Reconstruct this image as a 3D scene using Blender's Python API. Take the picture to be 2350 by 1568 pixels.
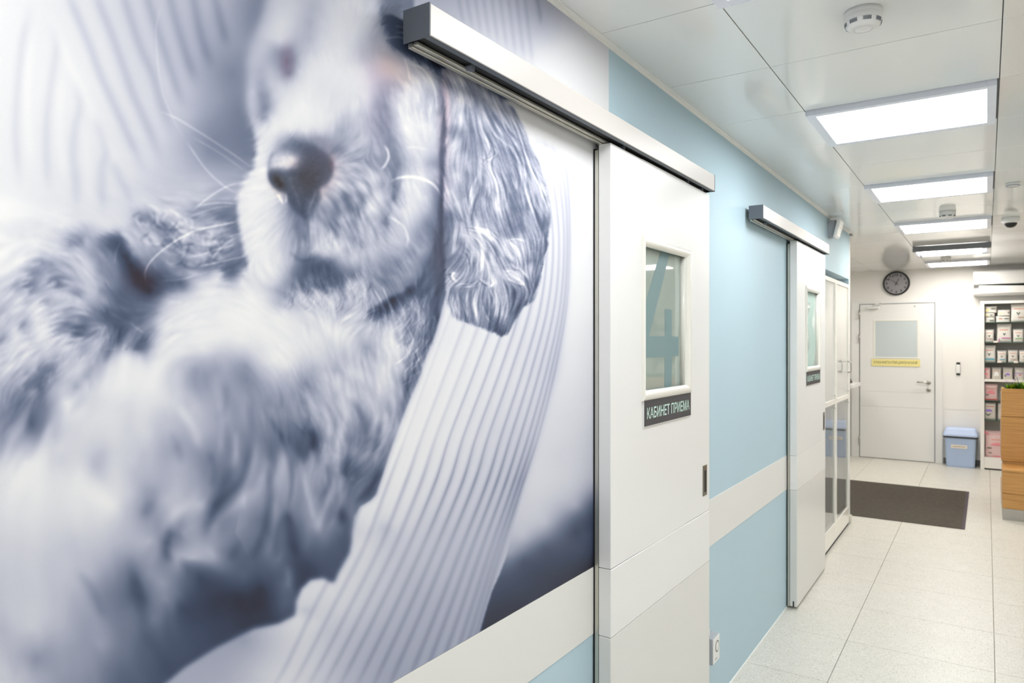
import bpy, bmesh, math, random
import numpy as np
from mathutils import Vector, Matrix, Euler

for o in list(bpy.data.objects): bpy.data.objects.remove(o)
S = bpy.context.scene
COL = S.collection
PI = math.pi

# ------------------------------------------------------------ camera, exposure, light settings
THETA = math.atan(1089/1628.)
CAMX, CAMZ = .977, 1.57
cd_ = bpy.data.cameras.new('camera'); cam = bpy.data.objects.new('camera', cd_); COL.objects.link(cam)
cam.location = (CAMX, 0, CAMZ); cam.rotation_euler = (PI/2, 0, THETA)
cd_.sensor_width = 36; cd_.lens = 1628/2350*36; cd_.shift_y = -3/2350; cd_.clip_start = .05
cd_.dof.use_dof = True; cd_.dof.focus_distance = 2.0; cd_.dof.aperture_fstop = 5.6
S.camera = cam
S.view_settings.view_transform = 'Standard'; S.view_settings.look = 'None'
S.view_settings.gamma = 1; S.view_settings.use_curve_mapping = False
S.view_settings.exposure = 0.18
W = bpy.data.worlds.new('world'); S.world = W; W.use_nodes = True
W.node_tree.nodes['Background'].inputs[0].default_value = (.9, .95, 1, 1); W.node_tree.nodes['Background'].inputs[1].default_value = .3
LAMP = 14.5                     # strength of the ceiling panels
H = 2.49                       # ceiling height

# ------------------------------------------------------------ materials
def lin(c): return tuple((v/255/12.92 if v/255 <= .04045 else ((v/255+.055)/1.055)**2.4) for v in c)
def mat(name, rgb, rough=.5, metal=0, spec=.5, bump=0, bscale=200, var=0, vscale=5, coat=0, ior=1.5, emit=0, detail=3, srgb=True):
    m = bpy.data.materials.new(name); m.use_nodes = True; nt = m.node_tree; b = nt.nodes['Principled BSDF']
    c = lin(rgb) if srgb else rgb
    b.inputs['Base Color'].default_value = (*c, 1); b.inputs['Roughness'].default_value = rough; b.inputs['Metallic'].default_value = metal
    b.inputs['Specular IOR Level'].default_value = spec; b.inputs['IOR'].default_value = ior; b.inputs['Coat Weight'].default_value = coat
    tc = nt.nodes.new('ShaderNodeTexCoord')
    if var:
        n = nt.nodes.new('ShaderNodeTexNoise'); n.inputs['Scale'].default_value = vscale; n.inputs['Detail'].default_value = detail
        nt.links.new(tc.outputs['Object'], n.inputs['Vector'])
        mx = nt.nodes.new('ShaderNodeMixRGB'); mx.inputs[1].default_value = (*[v*(1-var) for v in c], 1); mx.inputs[2].default_value = (*[min(1, v*(1+var)) for v in c], 1)
        nt.links.new(n.outputs['Fac'], mx.inputs[0]); nt.links.new(mx.outputs[0], b.inputs['Base Color'])
    if bump:
        n = nt.nodes.new('ShaderNodeTexNoise'); n.inputs['Scale'].default_value = bscale; n.inputs['Detail'].default_value = 2
        nt.links.new(tc.outputs['Object'], n.inputs['Vector'])
        bp = nt.nodes.new('ShaderNodeBump'); bp.inputs['Strength'].default_value = bump; bp.inputs['Distance'].default_value = .002
        nt.links.new(n.outputs['Fac'], bp.inputs['Height']); nt.links.new(bp.outputs[0], b.inputs['Normal'])
    if emit:
        b.inputs['Emission Color'].default_value = (*c, 1); b.inputs['Emission Strength'].default_value = emit
    return m
def glass(name, rgb, rough=0., ior=1.5, milk=0):
    """thin clear pane: mostly transparent, mirror at grazing angles"""
    m = bpy.data.materials.new(name); m.use_nodes = True; nt = m.node_tree; nt.nodes.clear()
    out = nt.nodes.new('ShaderNodeOutputMaterial'); mix = nt.nodes.new('ShaderNodeMixShader')
    t = nt.nodes.new('ShaderNodeBsdfTransparent'); t.inputs[0].default_value = (*lin(rgb), 1)
    g = nt.nodes.new('ShaderNodeBsdfGlossy'); g.inputs['Roughness'].default_value = rough; g.inputs[0].default_value = (1, 1, 1, 1)
    f = nt.nodes.new('ShaderNodeFresnel'); f.inputs[0].default_value = ior
    base = t
    if milk:
        df = nt.nodes.new('ShaderNodeBsdfDiffuse'); df.inputs[0].default_value = (*lin(rgb), 1); base = nt.nodes.new('ShaderNodeMixShader'); base.inputs[0].default_value = milk
        nt.links.new(t.outputs[0], base.inputs[1]); nt.links.new(df.outputs[0], base.inputs[2])
    nt.links.new(f.outputs[0], mix.inputs[0]); nt.links.new(base.outputs[0], mix.inputs[1]); nt.links.new(g.outputs[0], mix.inputs[2])
    nt.links.new(mix.outputs[0], out.inputs[0]); return m

M = {}
M['blue'] = mat('blue_wall_paint', (181, 205, 216), .55, var=.02, vscale=3, bump=.05, bscale=300, spec=.35)
M['white_wall'] = mat('white_wall_paint', (236, 234, 230), .6, bump=.05, bscale=200, spec=.3)
M['band'] = mat('white_wall_band', (226, 225, 221), .5, bump=.04, bscale=300, spec=.35)
M['door'] = mat('white_door_laminate', (232, 232, 230), .32, bump=.05, bscale=500, spec=.45)
M['door_low'] = mat('pale_grey_door_laminate', (222, 221, 217), .34, bump=.05, bscale=500, spec=.45)
M['door_edge'] = mat('cream_door_edge', (220, 216, 204), .4)
M['plastic'] = mat('white_plastic', (232, 232, 230), .35)
M['grey_plastic'] = mat('grey_plastic', (168, 172, 178), .45)
M['cream'] = mat('cream_profile', (236, 234, 226), .25, coat=.3)
M['ceil'] = mat('ceiling_panel_enamel', (242, 244, 243), .10, bump=.02, bscale=6, spec=.6, var=.015, vscale=1.3)
M['ceil_gap'] = mat('ceiling_gap_dark', (110, 112, 112), .7)
M['ceil_trim'] = mat('ceiling_edge_angle', (244, 244, 240), .35)
M['alu'] = mat('anodised_aluminium', (196, 192, 187), .42, metal=.1, bump=.03, bscale=400)
M['alu_dark'] = mat('dark_grey_end_cap', (98, 104, 112), .5)
M['slot'] = mat('black_rubber_slot', (22, 23, 24), .7)
M['alu_lip'] = mat('satin_aluminium_lip', (200, 198, 188), .3, metal=.7)
M['steel'] = mat('brushed_steel', (176, 174, 168), .3, metal=.9)
M['bronze'] = mat('dull_steel_pull', (128, 124, 114), .35, metal=.8)
M['frost'] = mat('frosted_green_glass', (164, 176, 168), .03, spec=.9, ior=1.75)
M['frost2'] = mat('frosted_pale_glass', (205, 218, 212), .04, spec=.9, ior=1.7)
M['digit'] = mat('frosted_film_digit', (124, 147, 148), .6, spec=.2)
M['digit2'] = mat('pale_film_digit', (178, 200, 192), .6, spec=.2)
M['far_pane'] = mat('frosted_grey_glass', (196, 206, 208), .35)
M['sign'] = mat('charcoal_sign_plastic', (66, 66, 70), .5)
M['sign_txt'] = mat('mint_lettering', (196, 226, 214), .6)
M['yellow'] = mat('pale_yellow_paper', (236, 224, 150), .6)
M['grey_txt'] = mat('grey_lettering', (120, 118, 90), .6)
M['black'] = mat('black_plastic', (28, 30, 30), .4)
M['dial'] = mat('grey_clock_dial', (150, 148, 152), .6)
M['dial_ink'] = mat('dark_clock_ink', (62, 62, 62), .6)
M['bin'] = mat('light_blue_plastic', (172, 192, 224), .45)
M['bin_lid'] = mat('paler_blue_plastic', (190, 208, 242), .4)
M['paper'] = mat('off_white_paper', (236, 228, 218), .7)
M['rug'] = mat('dark_grey_ribbed_carpet', (100, 94, 86), .95, bump=.6, bscale=180, var=.25, vscale=25, spec=.1)
M['rug_edge'] = mat('mauve_grey_carpet_edge', (92, 86, 92), .9, spec=.1)
M['cab_back'] = mat('grey_cabinet_back', (196, 196, 192), .6)
M['shelf_glass'] = mat('green_edged_glass_shelf', (70, 98, 88), .1, spec=.6)
M['clear'] = glass('clear_cabinet_glass', (236, 242, 238), .0, 1.5)
M['corr'] = glass('clear_cabinet_pane', (238, 242, 240), .004, 1.5, .22)
M['milky'] = glass('milky_cabinet_pane', (240, 242, 238), .01, 1.45, .62)
M['pouch'] = mat('white_foil_pouch', (226, 222, 216), .3, coat=.2, bump=.2, bscale=30)
M['pouch_pink'] = mat('pink_foil_pouch', (222, 190, 188), .3, coat=.2, bump=.2, bscale=30)
M['pouch_grey'] = mat('pearl_grey_foil_pouch', (208, 202, 194), .3, coat=.2, bump=.2, bscale=30)
for k, c in dict(ink_orange=(226, 150, 116), ink_blue=(96, 178, 204), ink_pink=(206, 120, 176), ink_green=(112, 196, 104), ink_dark=(70, 88, 74), ink_violet=(148, 112, 204), ink_red=(214, 100, 92),
                 ink_tan=(190, 158, 138), ink_rose=(228, 140, 148), leaf_lime=(150, 186, 20), leaf_mid=(70, 128, 12), leaf_dark=(24, 70, 14), petal_pink=(206, 130, 214), petal_dark=(70, 66, 120), glossy_brown=(70, 42, 36),
                 teal=(96, 190, 160), duct=(60, 60, 58)).items(): M[k] = mat(k, c, .55)
def lamp_mat(name, col, s, e=None):
    m = bpy.data.materials.new(name); m.use_nodes = True; nt = m.node_tree; nt.nodes.clear()
    o = nt.nodes.new('ShaderNodeOutputMaterial'); e_ = nt.nodes.new('ShaderNodeEmission'); e_.inputs[0].default_value = (*col, 1); e_.inputs[1].default_value = s
    nt.links.new(e_.outputs[0], o.inputs[0]); return m
M['lamp'] = lamp_mat('lit_diffuser', (.975, .99, 1), LAMP)
M['lamp_far'] = lamp_mat('lit_diffuser_warm', (1, .955, .89), LAMP*1.3)
M['lamp_frame'] = mat('lamp_frame_enamel', (236, 239, 250), .4)
M['lamp_dark'] = mat('lamp_housing_grey', (128, 132, 138), .45)

def floor_mat():
    m = bpy.data.materials.new('cream_terrazzo_tile'); m.use_nodes = True; nt = m.node_tree; b = nt.nodes['Principled BSDF']
    g = nt.nodes.new('ShaderNodeNewGeometry'); L = nt.links.new
    base = nt.nodes.new('ShaderNodeTexNoise'); base.inputs['Scale'].default_value = 7; base.inputs['Detail'].default_value = 5; L(g.outputs['Position'], base.inputs['Vector'])
    r0 = nt.nodes.new('ShaderNodeValToRGB'); r0.color_ramp.elements[0].color = (*lin((204, 201, 192)), 1); r0.color_ramp.elements[1].color = (*lin((218, 215, 206)), 1); L(base.outputs['Fac'], r0.inputs[0])
    cur = r0.outputs[0]
    for sc, lo, hi, col in ((110, .10, .20, (240, 238, 230)), (75, .08, .16, (182, 178, 166)), (190, .10, .22, (196, 190, 176))):
        v = nt.nodes.new('ShaderNodeTexVoronoi'); v.inputs['Scale'].default_value = sc; L(g.outputs['Position'], v.inputs['Vector'])
        wn = nt.nodes.new('ShaderNodeSeparateColor'); L(v.outputs['Color'], wn.inputs[0])
        r = nt.nodes.new('ShaderNodeMapRange'); r.inputs[1].default_value = .28; r.inputs[2].default_value = .42; r.inputs[3].default_value = 1; r.inputs[4].default_value = 0; L(v.outputs['Distance'], r.inputs[0])
        q = nt.nodes.new('ShaderNodeMath'); q.operation = 'GREATER_THAN'; q.inputs[1].default_value = .55; L(wn.outputs[0], q.inputs[0])
        mu = nt.nodes.new('ShaderNodeMath'); mu.operation = 'MULTIPLY'; L(r.outputs[0], mu.inputs[0]); L(q.outputs[0], mu.inputs[1])
        m2 = nt.nodes.new('ShaderNodeMath'); m2.operation = 'MULTIPLY'; m2.inputs[1].default_value = .62; L(mu.outputs[0], m2.inputs[0])
        mx = nt.nodes.new('ShaderNodeMixRGB'); mx.inputs[2].default_value = (*lin(col), 1); L(m2.outputs[0], mx.inputs[0]); L(cur, mx.inputs[1]); cur = mx.outputs[0]
    L(cur, b.inputs['Base Color']); b.inputs['Roughness'].default_value = .34; b.inputs['Specular IOR Level'].default_value = .45
    n = nt.nodes.new('ShaderNodeTexNoise'); n.inputs['Scale'].default_value = 160; L(g.outputs['Position'], n.inputs['Vector'])
    bp = nt.nodes.new('ShaderNodeBump'); bp.inputs['Strength'].default_value = .12; bp.inputs['Distance'].default_value = .002; L(n.outputs['Fac'], bp.inputs['Height']); L(bp.outputs[0], b.inputs['Normal'])
    return m
M['tile'] = floor_mat(); M['grout'] = mat('olive_grout', (150, 144, 122), .8)

def wood_mat(name, c1, c2):
    m = bpy.data.materials.new(name); m.use_nodes = True; nt = m.node_tree; b = nt.nodes['Principled BSDF']; L = nt.links.new
    g = nt.nodes.new('ShaderNodeNewGeometry'); mp = nt.nodes.new('ShaderNodeMapping'); mp.inputs['Scale'].default_value = (1.2, 1.2, 60); L(g.outputs['Position'], mp.inputs[0])
    n = nt.nodes.new('ShaderNodeTexNoise'); n.inputs['Scale'].default_value = 2.2; n.inputs['Detail'].default_value = 6; n.inputs['Distortion'].default_value = .6; L(mp.outputs[0], n.inputs['Vector'])
    r = nt.nodes.new('ShaderNodeValToRGB'); r.color_ramp.elements[0].position = .3; r.color_ramp.elements[1].position = .72
    r.color_ramp.elements[0].color = (*lin(c1), 1); r.color_ramp.elements[1].color = (*lin(c2), 1); L(n.outputs['Fac'], r.inputs[0]); L(r.outputs[0], b.inputs['Base Color']); b.inputs['Roughness'].default_value = .38
    return m
M['oak'] = wood_mat('oak_laminate', (176, 126, 68), (208, 160, 96))

# ------------------------------------------------------------ mesh helpers (all coordinates are metres in the room)
def wloc(o):
    v = Vector((0, 0, 0))
    while o: v += o.location; o = o.parent
    return v
def link(name, me, m=None, parent=None, smooth=False):
    o = bpy.data.objects.new(name, me); COL.objects.link(o)
    if m is not None and not me.materials: me.materials.append(m)
    if parent: o.parent = parent
    if smooth:
        for p in me.polygons: p.use_smooth = True
    return o
def fin(name, bm, m, parent=None, smooth=False, origin=None):
    """finish a bmesh built in room coordinates as one object; a top-level mesh gets its origin at its base"""
    off = wloc(parent) if parent else (Vector(origin) if origin else Vector((0, 0, 0)))
    for v in bm.verts: v.co -= off
    bmesh.ops.recalc_face_normals(bm, faces=bm.faces)
    me = bpy.data.meshes.new(name); bm.to_mesh(me); bm.free()
    o = link(name, me, m, parent, smooth)
    if not parent: o.location = off
    return o
def bx(bm, x0, x1, y0, y1, z0, z1, bev=0, seg=2):
    vs = [bm.verts.new((x, y, z)) for x in (x0, x1) for y in (y0, y1) for z in (z0, z1)]
    f = [bm.faces.new([vs[i] for i in q]) for q in ((0, 1, 3, 2), (4, 6, 7, 5), (0, 4, 5, 1), (2, 3, 7, 6), (0, 2, 6, 4), (1, 5, 7, 3))]
    if bev:
        es = list({e for q in f for e in q.edges}); bmesh.ops.bevel(bm, geom=es, offset=bev, segments=seg, affect='EDGES', profile=.5)
def box(name, x0, x1, y0, y1, z0, z1, m, parent=None, bev=0, seg=2, origin=None):
    bm = bmesh.new(); bx(bm, x0, x1, y0, y1, z0, z1, bev, seg)
    return fin(name, bm, m, parent, origin=origin or ((x0+x1)/2, (y0+y1)/2, z0))
def cyl(bm, c, r, h, axis='z', n=32, r2=None, bev=0):
    """solid cylinder or cone from c along +axis"""
    r2 = r if r2 is None else r2
    A = {'z': (Vector((1, 0, 0)), Vector((0, 1, 0)), Vector((0, 0, 1))), 'y': (Vector((1, 0, 0)), Vector((0, 0, 1)), Vector((0, 1, 0))), 'x': (Vector((0, 1, 0)), Vector((0, 0, 1)), Vector((1, 0, 0)))}[axis]
    c = Vector(c); a = []; b = []
    for i in range(n):
        t = 2*PI*i/n; d = A[0]*math.cos(t)+A[1]*math.sin(t); a.append(bm.verts.new(c+d*r)); b.append(bm.verts.new(c+d*r2+A[2]*h))
    bm.faces.new(a); bm.faces.new(b[::-1])
    for i in range(n): bm.faces.new((a[i], a[(i+1) % n], b[(i+1) % n], b[i]))
def lathe(bm, c, prof, n=40, axis='z'):
    """prof: list of (radius, offset along axis)"""
    A = {'z': (Vector((1, 0, 0)), Vector((0, 1, 0)), Vector((0, 0, 1))), 'y': (Vector((1, 0, 0)), Vector((0, 0, 1)), Vector((0, 1, 0)))}[axis]
    c = Vector(c); rings = []
    for r, h in prof:
        if r < 1e-5: rings.append([bm.verts.new(c+A[2]*h)])
        else: rings.append([bm.verts.new(c+(A[0]*math.cos(2*PI*i/n)+A[1]*math.sin(2*PI*i/n))*r+A[2]*h) for i in range(n)])
    for p, q in zip(rings, rings[1:]):
        for i in range(n):
            j = (i+1) % n
            if len(p) == 1 and len(q) > 1: bm.faces.new((p[0], q[i], q[j]))
            elif len(q) == 1 and len(p) > 1: bm.faces.new((p[i], p[j], q[0]))
            elif len(p) > 1: bm.faces.new((p[i], p[j], q[j], q[i]))
def extrude_poly(bm, pts, d):
    """closed outline (list of 3D points) pushed along vector d"""
    a = [bm.verts.new(p) for p in pts]; b = [bm.verts.new(Vector(p)+Vector(d)) for p in pts]
    bm.faces.new(a); bm.faces.new(b[::-1]); n = len(a)
    for i in range(n): bm.faces.new((a[i], a[(i+1) % n], b[(i+1) % n], b[i]))
def tube(bm, pts, r, n=8):
    pts = [Vector(p) for p in pts]; rings = []
    u = None
    for i, p in enumerate(pts):
        d = (pts[min(i+1, len(pts)-1)]-pts[max(i-1, 0)]).normalized()
        u = d.orthogonal().normalized() if u is None else (u-d*u.dot(d)).normalized()
        v = d.cross(u); rr = r[i] if isinstance(r, (list, tuple)) else r
        rings.append([bm.verts.new(p+(u*math.cos(2*PI*k/n)+v*math.sin(2*PI*k/n))*rr) for k in range(n)])
    for a, b in zip(rings, rings[1:]):
        for k in range(n): bm.faces.new((a[k], a[(k+1) % n], b[(k+1) % n], b[k]))
    bm.faces.new(rings[0][::-1]); bm.faces.new(rings[-1])
def empty(name, loc):
    o = bpy.data.objects.new(name, None); COL.objects.link(o); o.location = loc; o.empty_display_size = .1; return o
def tag(o, label=None, cat=None, group=None, kind=None):
    if label: o['label'] = label
    if cat: o['category'] = cat
    if group: o['group'] = group
    if kind: o['kind'] = kind
    return o
def struct(o): o['kind'] = 'structure'; return o
def text_mesh(name, body, w, h, origin, right, upv, m, parent, bold=0., depth=.0004):
    """lettering as a mesh, fitted to width w and cap height h; origin = lower left corner"""
    cu = bpy.data.curves.new(name, 'FONT'); cu.body = body; cu.size = 1; cu.extrude = .0; cu.offset = bold; cu.resolution_u = 3
    o = bpy.data.objects.new(name, cu); COL.objects.link(o); bpy.context.view_layer.update()
    me = bpy.data.meshes.new_from_object(o.evaluated_get(bpy.context.evaluated_depsgraph_get())); bpy.data.objects.remove(o)
    xs = [v.co.x for v in me.vertices]; ys = [v.co.y for v in me.vertices]
    x0, x1, y0, y1 = min(xs), max(xs), min(ys), max(ys)
    R, U = Vector(right), Vector(upv); N = R.cross(U); off = Vector(origin)-wloc(parent)
    for v in me.vertices: v.co = off+R*((v.co.x-x0)/(x1-x0)*w)+U*((v.co.y-y0)/(y1-y0)*h)+N*depth
    me.materials.clear(); me.materials.append(m); o = link(name, me, m, parent); return o
# ---------------------------------------------------------------- the printed wall picture (a puppy), painted procedurally
MS = 1.75                      # authoring units per canvas cell
MX0, MY0, MX1, MY1 = -40, -60, 1420, 1600
MW, MH = int((MX1-MX0)/MS), int((MY1-MY0)/MS)

def g_blur(a, s):
    s = s/MS
    if s < .25: return a
    r = max(1, int(3*s)); k = np.exp(-.5*(np.arange(-r, r+1)/s)**2); k /= k.sum()
    if s > 6:                  # large radius: three box passes
        b = a
        w = max(1, int(round(s)))
        for _ in range(3):
            for ax in (0, 1):
                p = np.concatenate([np.repeat(np.take(b, [0], ax), w, ax), b, np.repeat(np.take(b, [-1], ax), w, ax)], ax)
                c = np.cumsum(p, ax); z = np.zeros_like(np.take(c, [0], ax)); c = np.concatenate([z, c], ax)
                n = b.shape[ax]; L = 2*w+1
                b = (np.take(c, np.arange(L, L+n), ax)-np.take(c, np.arange(0, n), ax))/L
        return b
    out = a
    for ax in (0, 1):
        p = np.concatenate([np.repeat(np.take(out, [0], ax), r, ax), out, np.repeat(np.take(out, [-1], ax), r, ax)], ax)
        n = out.shape[ax]; o = np.zeros_like(out)
        for i, kv in enumerate(k): o += kv*(p[i:i+n] if ax == 0 else p[:, i:i+n])
        out = o
    return out

XX, YY = np.meshgrid(MX0+(np.arange(MW)+.5)*MS, MY0+(np.arange(MH)+.5)*MS)

def nums(s, k):
    v = [float(t) for t in s.split()]
    return np.array(v).reshape(-1, k)

def up(c, st):                 # bilinear enlargement of a coarse field to the canvas
    H, W = c.shape
    fy = np.clip((np.arange(MH)+.5)/st-.5, 0, H-1.001); fx = np.clip((np.arange(MW)+.5)/st-.5, 0, W-1.001)
    iy = fy.astype(int); ix = fx.astype(int); ty = (fy-iy)[:, None]; tx = (fx-ix)[None]
    return (c[iy][:, ix]*(1-tx)+c[iy][:, ix+1]*tx)*(1-ty)+(c[iy+1][:, ix]*(1-tx)+c[iy+1][:, ix+1]*tx)*ty

def rbf(P, vals, st=3, reg=.6):
    """linear radial-basis interpolation of scattered tone samples"""
    n = len(P); d = np.hypot(P[:, None, 0]-P[None, :, 0], P[:, None, 1]-P[None, :, 1])
    A = np.zeros((n+1, n+1)); A[:n, :n] = d-reg*np.eye(n); A[:n, n] = 1; A[n, :n] = 1
    w = np.linalg.solve(A, np.concatenate([vals, [0]]))
    H, W = MH//st+1, MW//st+1
    gx = MX0+(np.arange(W)+.5)*MS*st; gy = MY0+(np.arange(H)+.5)*MS*st
    out = np.full((H, W), w[n])
    for i in range(n):
        out += w[i]*np.sqrt((gx[None]-P[i, 0])**2+(gy[:, None]-P[i, 1])**2)
    return up(out, st)

def poly_mask(pts, soft):
    P = np.array(pts, float).reshape(-1, 2); m = np.zeros((MH, MW), bool)
    n = len(P)
    for i in range(n):
        x0, y0 = P[i]; x1, y1 = P[(i+1) % n]
        if y0 == y1: continue
        lo, hi = min(y0, y1), max(y0, y1)
        r0 = max(0, int(np.ceil((lo-MY0)/MS-.5))); r1 = min(MH, int(np.ceil((hi-MY0)/MS-.5)))
        if r1 <= r0: continue
        ys = YY[r0:r1, 0]; xc = x0+(ys-y0)/(y1-y0)*(x1-x0)
        m[r0:r1] ^= XX[r0:r1] > xc[:, None]
    return g_blur(m.astype(float), soft)

def spline(P, n=24):
    P = np.array(P, float).reshape(-1, 2)
    if len(P) == 2: return P[0]+(P[1]-P[0])*np.linspace(0, 1, n*2)[:, None]
    Q = np.vstack([2*P[0]-P[1], P, 2*P[-1]-P[-2]]); out = []
    for i in range(1, len(Q)-2):
        t = np.linspace(0, 1, n, endpoint=False)[:, None]; a, b, c, d = Q[i-1], Q[i], Q[i+1], Q[i+2]
        out.append(.5*((2*b)+(-a+c)*t+(2*a-5*b+4*c-d)*t*t+(-a+3*b-3*c+d)*t**3))
    out.append(P[-1:]); return np.vstack(out)

class Lines:                   # many soft strokes of one width, gathered then blurred together
    def __init__(s, w): s.w = w; s.x = []; s.y = []; s.a = []
    def add(s, pts, amp, taper=True, n=24):
        c = spline(pts, n); seg = np.hypot(*np.diff(c, axis=0).T); L = np.concatenate([[0], np.cumsum(seg)])
        if L[-1] < 1: return
        m = max(4, int(L[-1]/(MS*.5))); t = np.linspace(0, L[-1], m)
        s.x.append(np.interp(t, L, c[:, 0])); s.y.append(np.interp(t, L, c[:, 1]))
        u = t/L[-1]; e = np.clip(np.minimum(u, 1-u)*6, 0, 1) if taper else np.ones(m)
        s.a.append(amp*e*L[-1]/m)
    def draw(s):
        x = np.concatenate(s.x); y = np.concatenate(s.y); a = np.concatenate(s.a)
        fx = (x-MX0)/MS-.5; fy = (y-MY0)/MS-.5; ix = np.floor(fx).astype(int); iy = np.floor(fy).astype(int); tx = fx-ix; ty = fy-iy
        acc = np.zeros(MH*MW)
        for dx, dy, w in ((0, 0, (1-tx)*(1-ty)), (1, 0, tx*(1-ty)), (0, 1, (1-tx)*ty), (1, 1, tx*ty)):
            jx, jy = ix+dx, iy+dy; ok = (jx >= 0) & (jx < MW) & (jy >= 0) & (jy < MH)
            acc += np.bincount((jy*MW+jx)[ok], (a*w)[ok], MH*MW)
        sg = max(s.w*.5, .45*MS)
        return g_blur(acc.reshape(MH, MW), sg)*(np.sqrt(2*np.pi)*sg)/(MS*MS)

def lic(ang, noise_s, L, seed, wob=0.):
    """noise smeared along a direction field: hair"""
    r = np.random.RandomState(seed); n = g_blur(r.rand(MH, MW), noise_s); n = (n-n.mean())/n.std()
    if wob: ang = ang+wob*(lambda q: (q-q.mean())/q.std())(g_blur(r.rand(MH, MW), 16.))
    cx, sy = np.cos(ang), np.sin(ang); acc = n.copy(); tot = 1.
    for sgn in (1, -1):
        x = np.tile(np.arange(MW, dtype=float), (MH, 1)); y = np.tile(np.arange(MH, dtype=float)[:, None], (1, MW))
        px, py = cx*sgn, sy*sgn
        for i in range(int(L/MS/2)):
            x = x+px; y = y+py
            ix = np.clip(x.astype(int), 0, MW-1); iy = np.clip(y.astype(int), 0, MH-1)
            w = 1-i/(L/MS/2+1); acc += n[iy, ix]*w; tot += w
            nx, ny = cx[iy, ix], sy[iy, ix]; f = np.sign(nx*px+ny*py); f[f == 0] = 1; px, py = nx*f, ny*f
    acc -= g_blur(acc, 24); return acc/acc.std()

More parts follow.
